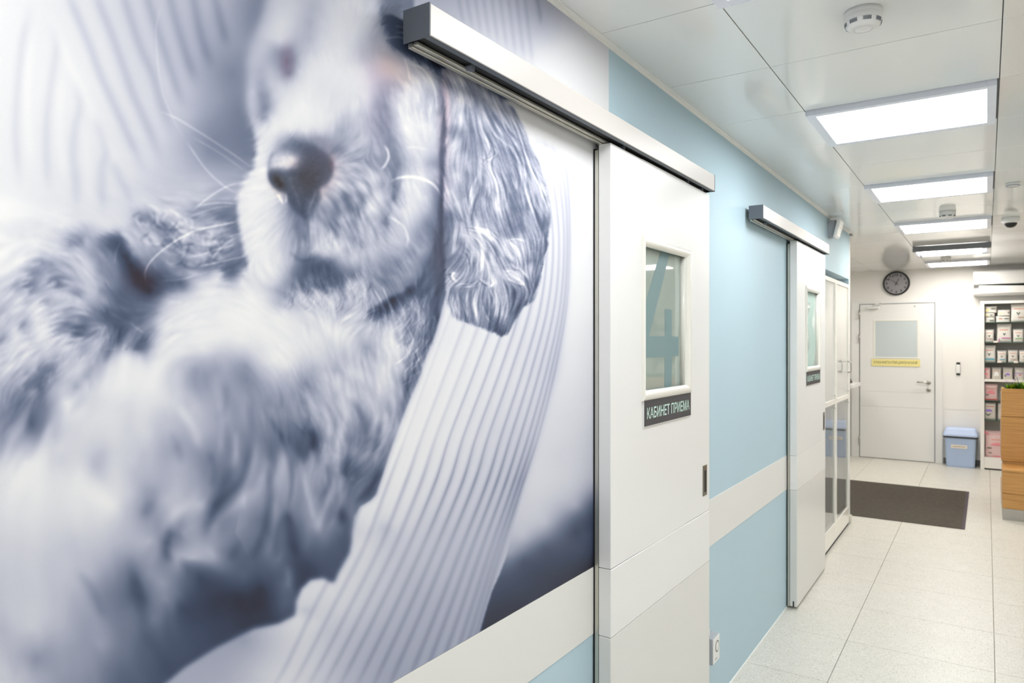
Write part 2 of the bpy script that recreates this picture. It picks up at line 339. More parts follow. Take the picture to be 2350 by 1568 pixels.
BG = nums("""0 0 .93 0 200 .92 0 400 .91 60 100 .91 150 100 .91 100 300 .90 200 200 .91 200 350 .88 250 50 .86 300 200 .85 300 400 .86 350 50 .80
380 200 .82 370 330 .82 430 50 .74 430 200 .75 430 270 .74 480 50 .70 480 150 .64 500 0 .74 520 50 .68 540 150 .57 530 170 .54 500 230 .62 450 300 .64
430 400 .74 400 380 .76 490 320 .54 550 100 .62 560 200 .55 550 260 .50 510 280 .56 480 350 .56 520 380 .62 560 350 .50 600 0 .54 580 60 .56 600 30 .5
350 430 .80 460 430 .78 500 420 .72 540 400 .66 0 440 .92 100 440 .89 200 440 .86 250 470 .86 620 200 .5 620 400 .55""", 3)
BODY = nums("""0 450 .95 0 480 .95 100 500 .90 0 530 .86 60 540 .84 150 510 .86 200 530 .78 230 540 .76 0 600 .93 40 600 .92 100 580 .90 60 640 .88 80 610 .70
110 600 .72 70 635 .62 130 655 .52 150 560 .62 170 560 .66 210 570 .60 180 640 .80 190 600 .74 240 560 .50 245 600 .55 260 545 .34 265 565 .22 285 600 .24
300 630 .22 320 650 .20 345 650 .20 350 670 .27 320 670 .33 260 640 .50 290 680 .42 360 640 .28 400 650 .38 420 655 .38 240 700 .44 280 730 .40 310 720 .48
200 690 .66 150 700 .80 100 720 .82 190 750 .38 150 755 .58 130 770 .74 60 700 .80 30 680 .82 0 720 .66 20 760 .80 60 780 .84 0 800 .72 30 830 .80
260 760 .40 270 790 .45 330 790 .42 320 810 .50 250 820 .62 230 800 .62 200 790 .72 220 840 .6 130 820 .78 120 840 .56 100 870 .44 90 890 .40 150 850 .70
60 860 .72 30 900 .62 20 950 .56 60 950 .48 70 970 .40 110 930 .60 0 1000 .62 0 960 .60 50 990 .62 10 1030 .68
310 490 .70 330 500 .60 340 480 .78 370 500 .60 365 520 .50 400 480 .75 420 500 .66 440 480 .66 480 480 .58 500 490 .50 530 490 .52 450 430 .78 500 440 .66
540 440 .70 520 400 .70 400 540 .6 430 540 .65 460 560 .68 420 590 .55 470 590 .5 380 590 .45 350 580 .60 320 540 .78 300 520 .80 330 570 .70 370 610 .38
400 620 .38 340 610 .45 450 620 .55 500 560 .6 530 570 .6 480 600 .40 530 610 .42 510 620 .4 550 600 .42 490 530 .58 530 520 .50
450 650 .88 500 640 .88 560 630 .90 400 690 .86 370 720 .82 350 760 .80 400 760 .90 500 720 .93 600 720 .93 600 680 .91 550 780 .93 640 790 .92 650 720 .90
450 800 .90 380 790 .87 340 830 .86 300 840 .88 700 740 .86 750 740 .88 700 800 .88 620 830 .92 660 840 .90 700 690 .76 740 700 .82 640 690 .70 720 680 .66
760 720 .78 800 720 .76 840 720 .72 800 770 .88 780 750 .90
230 850 .88 330 860 .89 400 830 .84 440 850 .62 470 860 .66 560 840 .62 560 870 .58 520 850 .68 500 900 .70 430 880 .74 380 870 .84 150 930 .90 180 950 .88
240 920 .87 280 930 .86 330 930 .88 380 950 .78 400 920 .84 60 1050 .92 30 1080 .92 0 1100 .90 0 1150 .90 60 1150 .90 100 1100 .90 130 1020 .86 140 1060 .84
180 1100 .90 230 1150 .90 260 1160 .89 220 1060 .79 240 1040 .80 300 1050 .84 280 1000 .86 340 1000 .82 330 1050 .76 380 1050 .70 400 1020 .66 400 1060 .72
340 1140 .66 330 1170 .62 350 1130 .64 300 1130 .80 380 1150 .76 400 1170 .76 430 1130 .74 460 1160 .74 440 1090 .70 480 1050 .56 500 1110 .52 490 1160 .46
480 1180 .50 460 1000 .72 440 950 .78 510 1000 .62 540 1050 .60 530 1110 .48 520 1130 .5 560 1000 .60 580 1040 .56 600 950 .66 620 930 .60 640 990 .52
650 1010 .42 665 1050 .56 620 1050 .64 600 1100 .70 560 1150 .68 620 1150 .60 550 1200 .60 590 1200 .50 570 1280 .40 600 1230 .52 640 1170 .58 660 1200 .38
670 1260 .30 680 1290 .26 650 1300 .40 640 1280 .50 660 1350 .46 650 1390 .38 390 1220 .50 380 1250 .48 375 1280 .56 385 1300 .60 420 1230 .68 440 1280 .74
480 1270 .74 410 1290 .68 460 1250 .70 450 1220 .66 470 1210 .56 520 1280 .52 500 1310 .44 560 1320 .42 430 1310 .42 440 1340 .36 410 1370 .46 420 1400 .26
460 1330 .24 500 1370 .20 480 1400 .22 550 1370 .17 600 1350 .18 600 1390 .16 630 1420 .24 560 1420 .20 500 1430 .24 450 1450 .30 400 1480 .34 430 1500 .32
360 1450 .46 350 1500 .38 330 1540 .40 280 1560 .46 380 1540 .30 300 1280 .64 310 1340 .44 320 1370 .40 300 1400 .52 340 1320 .62 340 1240 .76 300 1230 .74
250 1250 .78 280 1180 .80 200 1250 .80 150 1250 .80 100 1250 .84 50 1250 .84 0 1250 .84 0 1350 .80 50 1350 .82 70 1400 .84 70 1440 .84 120 1380 .78
200 1320 .76 220 1380 .62 240 1420 .60 200 1400 .68 180 1480 .66 230 1480 .66 280 1470 .54 150 1530 .66 80 1510 .62 100 1550 .70 50 1480 .74 0 1450 .74
0 1540 .80 40 1560 .80 200 1550 .60 250 1540 .52 360 1400 .54 380 1380 .60 370 1340 .66 350 1420 .58 330 1460 .48
700 880 .60 720 850 .70 750 870 .80 780 880 .80 760 930 .78 820 900 .76 850 890 .78 700 950 .66 720 1000 .38 715 1030 .34 740 970 .70 740 1040 .66
700 1060 .62 690 1100 .66 760 1000 .74 800 1000 .60 840 960 .62 850 1010 .46 880 960 .72 870 1000 .66 900 950 .60 900 880 .82 880 850 .84 900 920 .72
930 900 .60 940 860 .50 830 1050 .58 800 1070 .40 790 1090 .44 860 1050 .60 830 1110 .46 860 1100 .40 850 1130 .38 880 1080 .44 820 1130 .50 770 1050 .70
750 1100 .62 740 1130 .56 770 1130 .60 720 1150 .62 700 1180 .60 780 1170 .46 785 1190 .36 800 1180 .52 760 1200 .60 720 1220 .60 700 1250 .46 750 1260 .40
780 1240 .38 800 1220 .40 700 1300 .24 740 1290 .34 720 1320 .24 690 1340 .20 740 1320 .30
850 740 .70 830 760 .80 820 800 .76 780 820 .78 770 850 .70 720 860 .70 740 830 .82 800 850 .84 840 800 .62 870 850 .82 880 780 .86 900 760 .88 920 800 .86
880 830 .84 925 840 .80 940 830 .50 935 780 .56 940 740 .60 900 720 .62 920 700 .5 950 700 .55 960 720 .66 940 760 .60 970 760 .50 990 740 .36 1000 720 .28
970 800 .55 980 780 .42 950 850 .46 960 830 .55 940 880 .40 1005 700 .30 1000 640 .32 1015 600 .30 1010 550 .34 1000 690 .36 970 670 .40 1015 680 .32
930 870 .50 870 710 .26 900 695 .24 930 680 .22 950 665 .24 850 720 .34 890 710 .28 970 640 .36 980 620 .40""", 3)
def rows(s, ox, oy, k):
    out = []
    for ln in s.strip().split('\n'):
        y, r = ln.split(':')
        for c in r.split('|'):
            a = c.split()
            if len(a) == 2: out.append((ox+float(a[0])/k, oy+float(y)/k, float(a[1])))
    return np.array(out)
FACE = rows("""-120: 120 .72|240 .80|400 .72|560 .84|720 .78
40: 80 .74|160 .76|240 .82|320 .80|400 .72|480 .82|560 .84|640 .84|720 .80|760 .72
120: 60 .74|120 .74|200 .84|240 .86|320 .78|380 .70|440 .80|520 .84|600 .84|680 .82|740 .70|850 .72
200: 40 .74|100 .74|180 .82|230 .84|280 .76|340 .72|380 .72|440 .82|520 .85|600 .84|660 .76|720 .72|850 .74
260: 40 .76|90 .76|150 .76|200 .66|240 .56|280 .56|310 .68|350 .74|400 .80|480 .86|580 .84|640 .76|700 .74|760 .78|800 .74|850 .72|900 .76
310: 40 .76|80 .76|130 .74|190 .66|230 .58|265 .48|295 .56|330 .74|380 .84|460 .88|560 .86|620 .80|680 .74|740 .78|800 .78|880 .78|960 .82|1020 .78|1070 .60
370: 40 .74|80 .74|130 .70|180 .74|230 .66|270 .52|290 .60|330 .82|400 .88|500 .89|600 .88|660 .84|700 .76|760 .76|840 .78|900 .74|960 .80|1010 .80|1060 .64
430: 40 .76|80 .76|130 .66|180 .78|230 .80|260 .76|290 .82|350 .88|440 .87|540 .88|640 .88|690 .82|740 .70|800 .68|860 .74|920 .84|980 .82|1030 .74|1075 .60
490: 40 .80|80 .80|130 .60|160 .62|200 .80|260 .86|320 .90|400 .89|500 .86|600 .87|680 .84|730 .68|780 .62|830 .80|900 .88|960 .80|1010 .72|1040 .70|1080 .56
550: 30 .80|70 .80|120 .66|155 .54|180 .68|220 .86|280 .91|350 .94|420 .90|520 .86|600 .86|660 .82|710 .68|760 .60|800 .70|860 .90|930 .86|980 .74|1030 .76|1080 .52
610: 50 .80|90 .80|130 .66|150 .62|180 .86|240 .91|340 .92|420 .90|500 .87|560 .76|600 .78|650 .78|700 .66|760 .58|800 .62|840 .86|900 .92|970 .86|1030 .82|1075 .54
670: 70 .84|110 .84|150 .90|200 .92|280 .91|360 .90|440 .87|500 .78|540 .66|590 .68|640 .76|700 .68|750 .58|790 .58|830 .78|880 .92|950 .90|1020 .86|1075 .55
720: 90 .90|130 .90|180 .88|230 .72|290 .56|350 .56|420 .58|480 .62|540 .64|600 .74|650 .78|700 .70|750 .64|800 .56|840 .72|880 .88|950 .88|1020 .82|1070 .54
780: 90 .92|120 .92|160 .86|530 .60|570 .66|620 .72|680 .70|730 .66|780 .60|820 .56|860 .76|920 .84|980 .84|1040 .72|1075 .50
840: 80 .92|110 .92|150 .92|530 .70|570 .76|630 .68|690 .68|740 .64|790 .56|830 .54|870 .70|930 .82|990 .68|1030 .60|1075 .48
900: 20 .90|60 .90|110 .93|150 .92|520 .74|570 .74|630 .76|690 .70|740 .66|780 .56|830 .60|880 .82|940 .86|1000 .80|1040 .66|1075 .44
960: 0 .90|30 .90|80 .93|140 .92|480 .78|540 .74|600 .70|660 .78|720 .78|780 .70|820 .46|850 .80|900 .88|960 .86|1010 .66|1050 .46
1020: -20 .90|20 .90|80 .94|150 .91|200 .88|460 .80|500 .70|560 .60|620 .64|680 .74|740 .80|790 .66|815 .50|860 .86|920 .88|980 .82|1020 .60|1050 .42
1080: -20 .90|20 .90|80 .94|150 .90|210 .84|260 .62|310 .50|430 .62|480 .62|540 .60|600 .60|660 .72|720 .80|770 .66|800 .78|860 .88|920 .84|980 .74|1030 .50|1055 .40
1150: -10 .90|30 .90|90 .93|160 .88|220 .80|270 .66|320 .54|355 .50|390 .78|440 .66|490 .52|540 .66|590 .68|650 .74|720 .76|765 .50|800 .74|860 .82|920 .74|980 .56|1030 .46
1220: -10 .90|30 .90|90 .93|160 .90|220 .82|270 .72|320 .58|355 .50|390 .74|450 .74|510 .72|570 .66|630 .66|700 .76|760 .74|820 .78|880 .74|930 .62|980 .56|1030 .40
1290: 0 .88|40 .88|100 .92|160 .91|220 .86|280 .72|330 .64|365 .60|400 .80|460 .88|520 .84|580 .74|640 .76|700 .76|780 .74|840 .72|900 .62|960 .68|1010 .50
1350: 20 .88|60 .88|130 .92|200 .90|260 .80|310 .60|350 .42|400 .36|450 .36|490 .44|540 .66|600 .76|660 .70|720 .66|780 .60|840 .56|890 .66|940 .60|990 .40
1410: 60 .88|100 .88|160 .91|220 .86|270 .66|310 .48|360 .36|420 .35|470 .35|510 .42|560 .48|610 .50|660 .66|720 .58|780 .54|840 .60|900 .66|950 .50
1460: 100 .86|140 .86|200 .82|250 .66|300 .54|360 .50|420 .44|470 .40|510 .46|560 .62|620 .74|680 .66|740 .60|800 .60|860 .58|910 .46
1520: 180 .7|220 .62|280 .68|340 .76|400 .78|460 .76|520 .70|580 .74|640 .76|700 .66|760 .58""", 540, 0, 2.24)
NOSE = rows("""700: 290 .56|400 .54
740: 190 .7|230 .62|290 .54|350 .46|400 .46|460 .54
780: 200 .72|250 .66|300 .56|350 .44|410 .42|460 .48|520 .52
820: 180 .76|200 .80|240 .86|290 .88|320 .66|350 .46|410 .40|470 .44
855: 180 .76|200 .80|230 .84|270 .86|310 .60|350 .42|410 .40|480 .42
885: 160 .46|180 .44|215 .42|260 .52|290 .42|330 .36|400 .38|480 .44
920: 165 .34|185 .32|215 .32|255 .40|285 .50|320 .36|370 .36|430 .38|480 .46
960: 190 .34|220 .30|250 .32|290 .48|330 .40|370 .36|420 .38|450 .54
1000: 225 .38|245 .50|280 .38|310 .48|350 .36|390 .40|430 .56
1040: 240 .5|270 .42|300 .38|325 .48|350 .38|385 .54|420 .46
1090: 290 .44|330 .42|345 .34|375 .58|400 .44
1130: 310 .5|330 .48|355 .36|370 .5""", 540, 0, 2.24)
LEFT = rows("""50: 50 .92|150 .89|250 .89|350 .85|450 .90|550 .84|650 .89|750 .84|850 .88|950 .82|1050 .82|1150 .84|1250 .76|1350 .80|1450 .76|1550 .76
200: 50 .96|150 .93|250 .91|350 .89|450 .90|550 .84|650 .88|740 .82|850 .88|950 .84|1050 .84|1150 .78|1250 .82|1350 .80|1450 .72|1550 .66
300: 50 .95|150 .94|250 .92|350 .91|450 .89|550 .84|650 .88|750 .84|850 .87|950 .74|1000 .60|1070 .58|1120 .76|1200 .80|1300 .72|1400 .64|1550 .52|1650 .5
370: 50 .93|200 .90|350 .88|450 .90|550 .85|620 .72|700 .76|780 .84|870 .84|930 .74|980 .66|1040 .76|1100 .58|1160 .52|1220 .66|1280 .76|1350 .76|1450 .72|1550 .68|1650 .5
440: 50 .86|150 .84|250 .86|350 .86|450 .80|520 .66|600 .66|680 .70|750 .44|810 .30|860 .36|900 .78|960 .78|1040 .70|1100 .76|1160 .66|1210 .52|1280 .72|1350 .78|1430 .66|1500 .76|1550 .66|1650 .6
510: 50 .92|150 .92|250 .92|350 .86|430 .80|490 .62|550 .60|620 .72|680 .62|740 .48|800 .34|840 .24|880 .32|930 .70|980 .76|1040 .66|1090 .74|1150 .70|1220 .56|1300 .72|1380 .60|1450 .76|1550 .62|1650 .6
580: 50 .95|150 .93|250 .88|350 .84|430 .80|510 .80|580 .76|640 .68|700 .60|770 .54|830 .44|870 .20|920 .22|960 .60|1010 .66|1070 .62|1130 .60|1190 .62|1260 .60|1330 .70|1400 .66|1480 .72|1550 .64|1650 .6
640: 50 .94|150 .90|230 .76|300 .56|370 .60|440 .68|520 .78|590 .82|650 .78|700 .62|770 .60|840 .50|890 .24|940 .16|980 .30|1040 .54|1100 .56|1170 .54|1230 .70|1290 .40|1360 .62|1430 .60|1500 .46|1550 .60|1650 .45
710: 50 .90|130 .80|200 .66|260 .56|330 .72|400 .74|470 .70|540 .74|600 .80|650 .80|710 .62|780 .58|840 .52|900 .30|950 .16|1000 .15|1050 .32|1110 .34|1170 .40|1230 .52|1290 .66|1360 .72|1430 .66|1500 .68|1550 .80|1680 .42
780: 50 .82|110 .66|170 .76|230 .56|300 .74|370 .62|410 .42|460 .62|530 .70|600 .74|660 .80|720 .68|780 .58|840 .50|910 .36|960 .20|1030 .16|1100 .18|1160 .28|1230 .32|1300 .36|1370 .66|1440 .84|1550 .88
850: 50 .78|120 .72|190 .80|260 .66|330 .74|400 .80|470 .76|540 .62|600 .70|660 .78|720 .60|790 .48|860 .42|930 .38|990 .30|1060 .18|1130 .32|1200 .56|1280 .66|1360 .76|1450 .88|1550 .90
920: 50 .80|130 .82|200 .76|270 .84|340 .70|410 .78|480 .82|560 .80|630 .72|690 .66|750 .64|810 .46|880 .40|950 .40|1020 .40|1090 .44|1150 .62|1220 .82|1300 .88|1400 .90|1550 .92
990: 30 .72|100 .84|180 .80|250 .86|330 .84|400 .76|470 .66|550 .66|620 .66|690 .50|760 .36|830 .40|900 .42|970 .42|1040 .48|1110 .60|1170 .80|1250 .86|1400 .90|1550 .90
1060: 30 .80|110 .78|190 .68|250 .88|330 .84|400 .72|470 .60|540 .58|600 .52|670 .54|730 .48|800 .42|870 .36|930 .42|1000 .44|1070 .62|1140 .82|1250 .88|1400 .92|1550 .92
1120: 30 .76|100 .84|180 .72|260 .88|340 .82|410 .66|480 .64|540 .44|600 .38|660 .62|720 .62|780 .50|850 .36|910 .42|970 .56|1040 .58|1100 .62|1160 .84|1300 .90|1550 .93
1190: 30 .66|100 .82|180 .84|260 .84|340 .86|410 .84|480 .76|560 .68|630 .70|690 .62|750 .66|810 .52|870 .48|920 .60|980 .50|1030 .36|1090 .66|1150 .86|1300 .91|1550 .93
1260: 30 .80|110 .84|190 .84|260 .76|330 .84|400 .84|470 .84|540 .74|610 .66|680 .72|730 .66|790 .66|850 .62|910 .66|960 .54|1010 .40|1060 .62|1130 .86|1300 .91|1450 .90|1550 .84
1330: 50 .84|130 .84|210 .80|290 .72|360 .80|430 .66|500 .74|570 .82|640 .74|700 .66|760 .80|840 .84|920 .82|1000 .84|1100 .89|1300 .84|1400 .76|1550 .72
1400: 40 .84|110 .80|180 .72|250 .78|310 .54|370 .50|430 .72|500 .82|570 .80|640 .66|690 .74|780 .88|900 .90|1050 .92|1200 .88|1300 .74|1400 .66|1550 .66
1470: 40 .76|110 .70|180 .72|240 .54|300 .42|350 .66|420 .70|490 .80|560 .76|620 .66|690 .84|800 .90|950 .92|1100 .92|1250 .80|1350 .68|1450 .64|1550 .70
1540: 40 .66|100 .60|160 .70|220 .48|280 .38|330 .62|400 .74|470 .76|540 .66|620 .84|750 .90|900 .92|1100 .92|1220 .84|1350 .70|1450 .66|1550 .70""", 0, 400, 3.136)
BODY = np.vstack([BODY[~((BODY[:, 0] < 500) & (BODY[:, 1] < 900))], LEFT])
EAR = nums("""1030 200 .60 1022 300 .52 1015 400 .48 1018 500 .40 1018 560 .38 1045 190 .80 1050 230 .84 1045 280 .86 1040 330 .85 1045 360 .84 1040 400 .86
1035 440 .84 1045 470 .82 1060 300 .62 1070 250 .64 1075 200 .62 1065 340 .60 1070 400 .58 1065 450 .50 1060 500 .52 1040 510 .60 1085 300 .52 1090 250 .66
1080 350 .55 1085 400 .60 1080 450 .74 1080 500 .60 1100 450 .56 1110 400 .70 1100 350 .66 1110 280 .70 1120 240 .66 1130 300 .66 1140 260 .66 1150 340 .58
1130 370 .74 1140 420 .78 1120 470 .72 1120 510 .60 1150 480 .76 1160 420 .62 1170 360 .56 1160 300 .64 1180 300 .68 1190 340 .60 1180 400 .60 1175 450 .52
1190 480 .48 1180 520 .46 1170 540 .46 1200 420 .66 1210 380 .66 1215 450 .68 1210 500 .64 1230 440 .76 1240 480 .70 1225 400 .72 1250 480 .74 1255 510 .42
1240 540 .56 1230 560 .60 1200 550 .66 1220 520 .66 1050 520 .68 1035 550 .58 1060 540 .78 1080 530 .84 1100 535 .86 1130 545 .80 1160 560 .80 1190 550 .84
1060 560 .48 1040 570 .66 1050 600 .56 1035 610 .50 1070 590 .66 1090 580 .76 1110 590 .72 1085 620 .66 1060 640 .58 1040 630 .70 1035 640 .74 1060 620 .6
1110 560 .78 1130 600 .72 1150 590 .66 1170 600 .66 1190 600 .72 1200 570 .74 1140 640 .74 1160 630 .78 1190 640 .82 1180 620 .70 1210 600 .60 1220 620 .62
1235 600 .50 1240 590 .44 1215 660 .56 1225 680 .60 1200 680 .46 1190 700 .38 1210 640 .55 1030 680 .66 1045 670 .60 1060 690 .60 1080 680 .66 1100 660 .56
1110 680 .62 1120 650 .74 1130 690 .66 1150 680 .70 1160 660 .60 1170 680 .52 1180 670 .46 1040 710 .72 1070 730 .56 1100 720 .62 1120 730 .46 1130 750 .34
1150 765 .32 1150 720 .66 1170 720 .48 1180 720 .42 1160 750 .50 1130 710 .5 1095 740 .6""", 3)
BROW = nums("""950 60 .36 930 40 .32 900 30 .36 900 80 .38 930 90 .36 950 110 .30 980 130 .26 1000 140 .20 1020 160 .18 1050 160 .30 1075 185 .16 1060 190 .34
1100 190 .26 1120 210 .34 1140 220 .36 1150 230 .46 1180 240 .55""", 3)
TOWEL = nums("""1030 760 .90 1000 850 .92 1100 800 .90 1150 800 .88 1200 750 .86 1250 700 .87 1200 900 .85 1250 850 .82 1280 600 .89 1290 450 .91 1240 330 .93
1220 300 .93 950 1000 .92 1000 1000 .90 1050 1000 .88 900 1100 .92 950 1150 .87 1100 1000 .85 1150 1000 .82 1200 1000 .80 850 1200 .88 830 1250 .87
900 1200 .86 880 1210 .78 1000 1200 .80 1100 1150 .80 1150 1200 .78 1100 1300 .75 1130 1300 .76 1050 1350 .74 1080 1420 .72 1000 1400 .72 950 1350 .75
900 1300 .80 850 1300 .84 800 1330 .86 800 1390 .84 730 1360 .87 700 1390 .84 700 1400 .78 750 1400 .84 750 1450 .80 720 1430 .86 850 1450 .74 900 1500 .70
950 1470 .70 800 1530 .74 700 1500 .84 650 1480 .82 600 1480 .74 600 1550 .82 700 1560 .84 550 1500 .70 500 1540 .70 560 1470 .66 900 1550 .68 1000 1300 .77
680 1420 .88 640 1560 .86 830 1180 .88 845 1165 .9 812 1215 .82 688 1370 .86""", 3)
RIGHT = nums("""1330 350 .93 1320 500 .94 1340 700 .92 1330 850 .88 1340 950 .85 1300 950 .85 1330 1050 .82 1280 1050 .83 1250 1150 .82 1330 1120 .78
1365 1100 .76 1365 1130 .62 1365 1160 .40 1365 1200 .30 1320 1160 .72 1320 1190 .46 1320 1220 .32 1250 1200 .78 1250 1230 .60 1250 1260 .38 1200 1230 .78
1200 1260 .60 1200 1290 .36 1170 1270 .66 1170 1300 .46 1150 1330 .36 1200 1350 .30 1280 1300 .30 1350 1280 .28 1250 1380 .25 1130 1400 .26 1110 1440 .24
1330 1260 .36 1345 1230 .38 1365 1300 .18 1200 1150 .83 1180 1200 .8 1220 270 .93 1300 300 .93 1200 500 .92 1250 800 .88
960 20 .74 1000 0 .72 1050 30 .76 1100 60 .82 1150 80 .84 1200 110 .84 1230 30 .72 1250 60 .76 1300 100 .88 1300 150 .92 1240 130 .9 1350 200 .92 1396 250 .93
1396 120 .88 1330 60 .84""", 3)
# direction of the hair: x y degrees (0 right, 90 down)
DIRS = nums("""100 500 10 30 480 5 200 540 40 190 620 60 220 690 50 80 620 -30 40 700 -50 100 740 -25 180 750 -8 100 820 -35 60 900 -58 20 980 -62 150 690 -15
200 800 -50 250 800 -80 300 790 -60 300 700 20 400 700 -20 350 740 -25 500 680 -15 600 750 30 650 800 60 720 760 75 420 780 -20 150 600 35 130 560 20
260 600 60 240 640 62 320 600 60 400 520 40 450 480 -10
760 100 92 700 240 100 600 340 150 570 450 175 800 420 35 740 560 80 640 560 110 730 620 97 850 650 62 950 600 48 950 250 75 970 350 35 900 300 68 850 50 108
620 50 70 600 200 95 650 300 120 720 300 85 800 330 140 830 500 60 900 450 70 560 560 140 600 640 60 780 640 75 700 690 45 880 560 55 790 250 95 840 170 75
920 160 50 880 60 150 950 100 40 1000 150 60 1080 180 65 930 400 80 980 470 60
1045 250 100 1070 400 85 1110 300 65 1150 300 62 1120 400 78 1200 350 65 1160 450 80 1230 440 65 1210 500 75 1080 450 100 1050 560 115 1085 560 55 1120 570 62
1090 620 105 1050 650 150 1180 580 62 1190 640 40 1220 600 105 1040 690 80 1070 700 95 1110 700 95 1150 700 100 1190 690 110 1150 750 110 1040 330 110
1045 450 70 1060 600 120
500 900 70 600 950 75 650 1000 78 750 950 60 850 900 75 900 820 80 850 1000 112 800 1060 118 700 1050 86 600 1100 112 500 1050 97 700 1200 85 400 1000 72
300 1050 82 200 1000 110 300 1200 60 500 1250 10 600 1250 80 350 1350 75 450 1150 120 550 1150 110 640 1200 95 870 760 95 910 780 80 960 760 105 950 700 70
780 1150 100 980 650 110 820 740 150""", 3)
# how strong the hair relief is: x y amount softness
AMPS = nums("""0 470 .02 14 100 500 .03 6 200 560 .08 3 100 620 .10 3 50 700 .09 3 150 720 .10 3 200 760 .12 2 100 800 .10 2 60 900 .13 4 20 990 .08 6 240 600 .06 5
300 640 .05 8 260 720 .08 3 300 790 .10 2 400 700 .035 3 360 760 .06 2 500 700 .02 5 600 740 .02 6 420 550 .13 2 500 530 .12 2 350 510 .10 3 540 560 .10 2
300 840 .02 12 0 0 0 12 300 200 0 12 500 250 .02 9 200 1000 .02 16 100 1200 .01 18 300 1100 .03 14 450 900 .05 10 550 900 .07 7 600 1000 .09 7 650 950 .09 5
750 950 .10 4 850 950 .10 4 900 850 .08 3 800 1050 .10 4 700 1100 .08 7 600 1200 .06 11 500 1100 .06 11 400 1200 .03 15 500 1350 .01 18 300 1400 .03 17
650 1250 .06 10 780 1200 .06 7 720 760 .04 4 800 780 .06 3 900 760 .07 2 960 750 .14 1 950 820 .12 1 930 690 .07 2
620 60 .02 7 640 180 .03 6 760 60 .04 3 760 160 .035 2 700 250 .03 3 830 60 .06 1 850 150 .04 1 920 60 .12 1 950 200 .06 1 900 280 .05 1 960 300 .05 1 600 320 .05 3
570 480 .02 3 620 560 .03 3 700 520 .05 3 680 620 .07 2 740 620 .11 1.5 800 480 .08 2 850 420 .07 2 780 540 .08 1.5 820 620 .10 1 760 690 .09 1.5 900 480 .06 1.5
950 430 .04 1 970 500 .06 1 950 580 .06 1 900 640 .08 1 870 690 .11 1 960 640 .09 1 1000 600 .03 3 1010 350 .03 2 840 330 .05 1.5
1050 300 .08 0 1120 300 .12 0 1200 400 .15 0 1120 450 .15 0 1070 450 .12 0 1060 600 .15 0 1120 600 .16 0 1200 600 .16 0 1100 700 .16 0 1160 720 .16 0 1060 180 .14 0
1000 130 .12 1 1030 700 .13 1""", 4)

def P(s): return nums(s, 2)
FACE_P = P("""622 -80 610 -10 593 50 571 100 563 150 563 200 565 250 580 300 588 335 581 383 555 418 542 462 546 521 558 578 571 623 609 665 640 676 665 690 690 690
760 700 830 715 850 712 880 690 920 672 950 655 965 635 985 600 990 575 1000 550 1005 520 1012 450 1012 350 1018 250 1012 175 960 140 900 112 880 60 872 20 880 -80""")
EAR_P = P("""1012 160 1030 150 1090 180 1150 225 1180 250 1200 290 1215 330 1235 370 1250 420 1262 480 1262 510 1255 550 1258 560 1245 600 1240 640 1225 690 1200 705
1185 730 1165 765 1150 773 1135 765 1110 755 1080 745 1050 735 1035 725 1022 690 1020 600 1015 500 1018 400 1022 300""")
BROW_P = P("""872 20 915 12 922 57 945 66 1000 90 1060 120 1120 160 1180 215 1150 238 1098 209 1060 190 1011 171 960 139 900 110 885 75""")
NOSE_P = P("""615 402 620 366 634 337 669 322 719 333 745 348 763 370 764 397 752 420 733 433 737 451 720 482 704 509 692 500 678 490 662 470 652 446 629 433 618 420""")
TOWEL_P = P("""1012 712 1000 760 985 800 960 870 930 940 900 1020 880 1080 862 1135 848 1150 825 1162 812 1185 806 1215 806 1240 800 1270 780 1305 764 1338 740 1326
712 1330 690 1350 678 1380 676 1412 640 1430 580 1442 500 1482 420 1532 370 1575 300 1800 1100 1800 1100 1452 1115 1400 1128 1358 1145 1320 1160 1280 1180 1200
1200 1130 1230 1030 1260 930 1285 850 1305 700 1312 560 1312 440 1300 380 1270 330 1200 290 1100 400""")
BG_P = P("""-100 -100 1100 -100 1100 60 700 300 560 400 545 425 480 440 420 455 340 462 300 475 290 500 285 530 230 540 180 500 110 470 60 452 -100 440""")

def strokes(spec, ox, oy, k):
    out = 0
    for ln in spec.strip().split('\n'):
        w, a, p = ln.split(':'); q = P(p)/k+np.array([ox, oy]); l = Lines(float(w)); l.add(q, float(a)); out = out+l.draw()
    return out
LOWER_A = """10:-.10:1330 210 1400 320 1440 420 1460 560 1440 700
16:-.11:1440 700 1450 800 1490 930
16:-.10:1240 130 1260 300 1250 420 1200 560 1100 660 1060 720 1020 850
20:-.08:1150 470 1110 600 1060 700
13:-.07:1040 400 1070 480 1060 600
15:-.05:850 300 900 420 900 470
15:-.11:1340 480 1350 620 1320 800 1260 960
18:-.08:1200 850 1150 950
15:-.12:850 800 830 900 850 960
26:-.10:640 930 680 1060 700 1170 730 1300 760 1420
20:-.08:770 640 720 740
24:-.05:520 390 480 480 520 560
16:.07:880 170 960 280 1000 400
13:.07:1380 640 1370 800 1330 950
18:.08:1300 580 1180 680 1080 760 1060 850
28:.04:420 560 500 640 600 740
20:.06:740 1000 790 880 820 780 900 700 1000 660
11:.06:1180 300 1180 420 1160 500
15:.12:1440 980 1455 1080
18:-.06:380 1000 460 1100 520 1250
14:-.06:1120 60 1130 150 1100 250
12:.05:1100 150 1110 300 1100 420"""
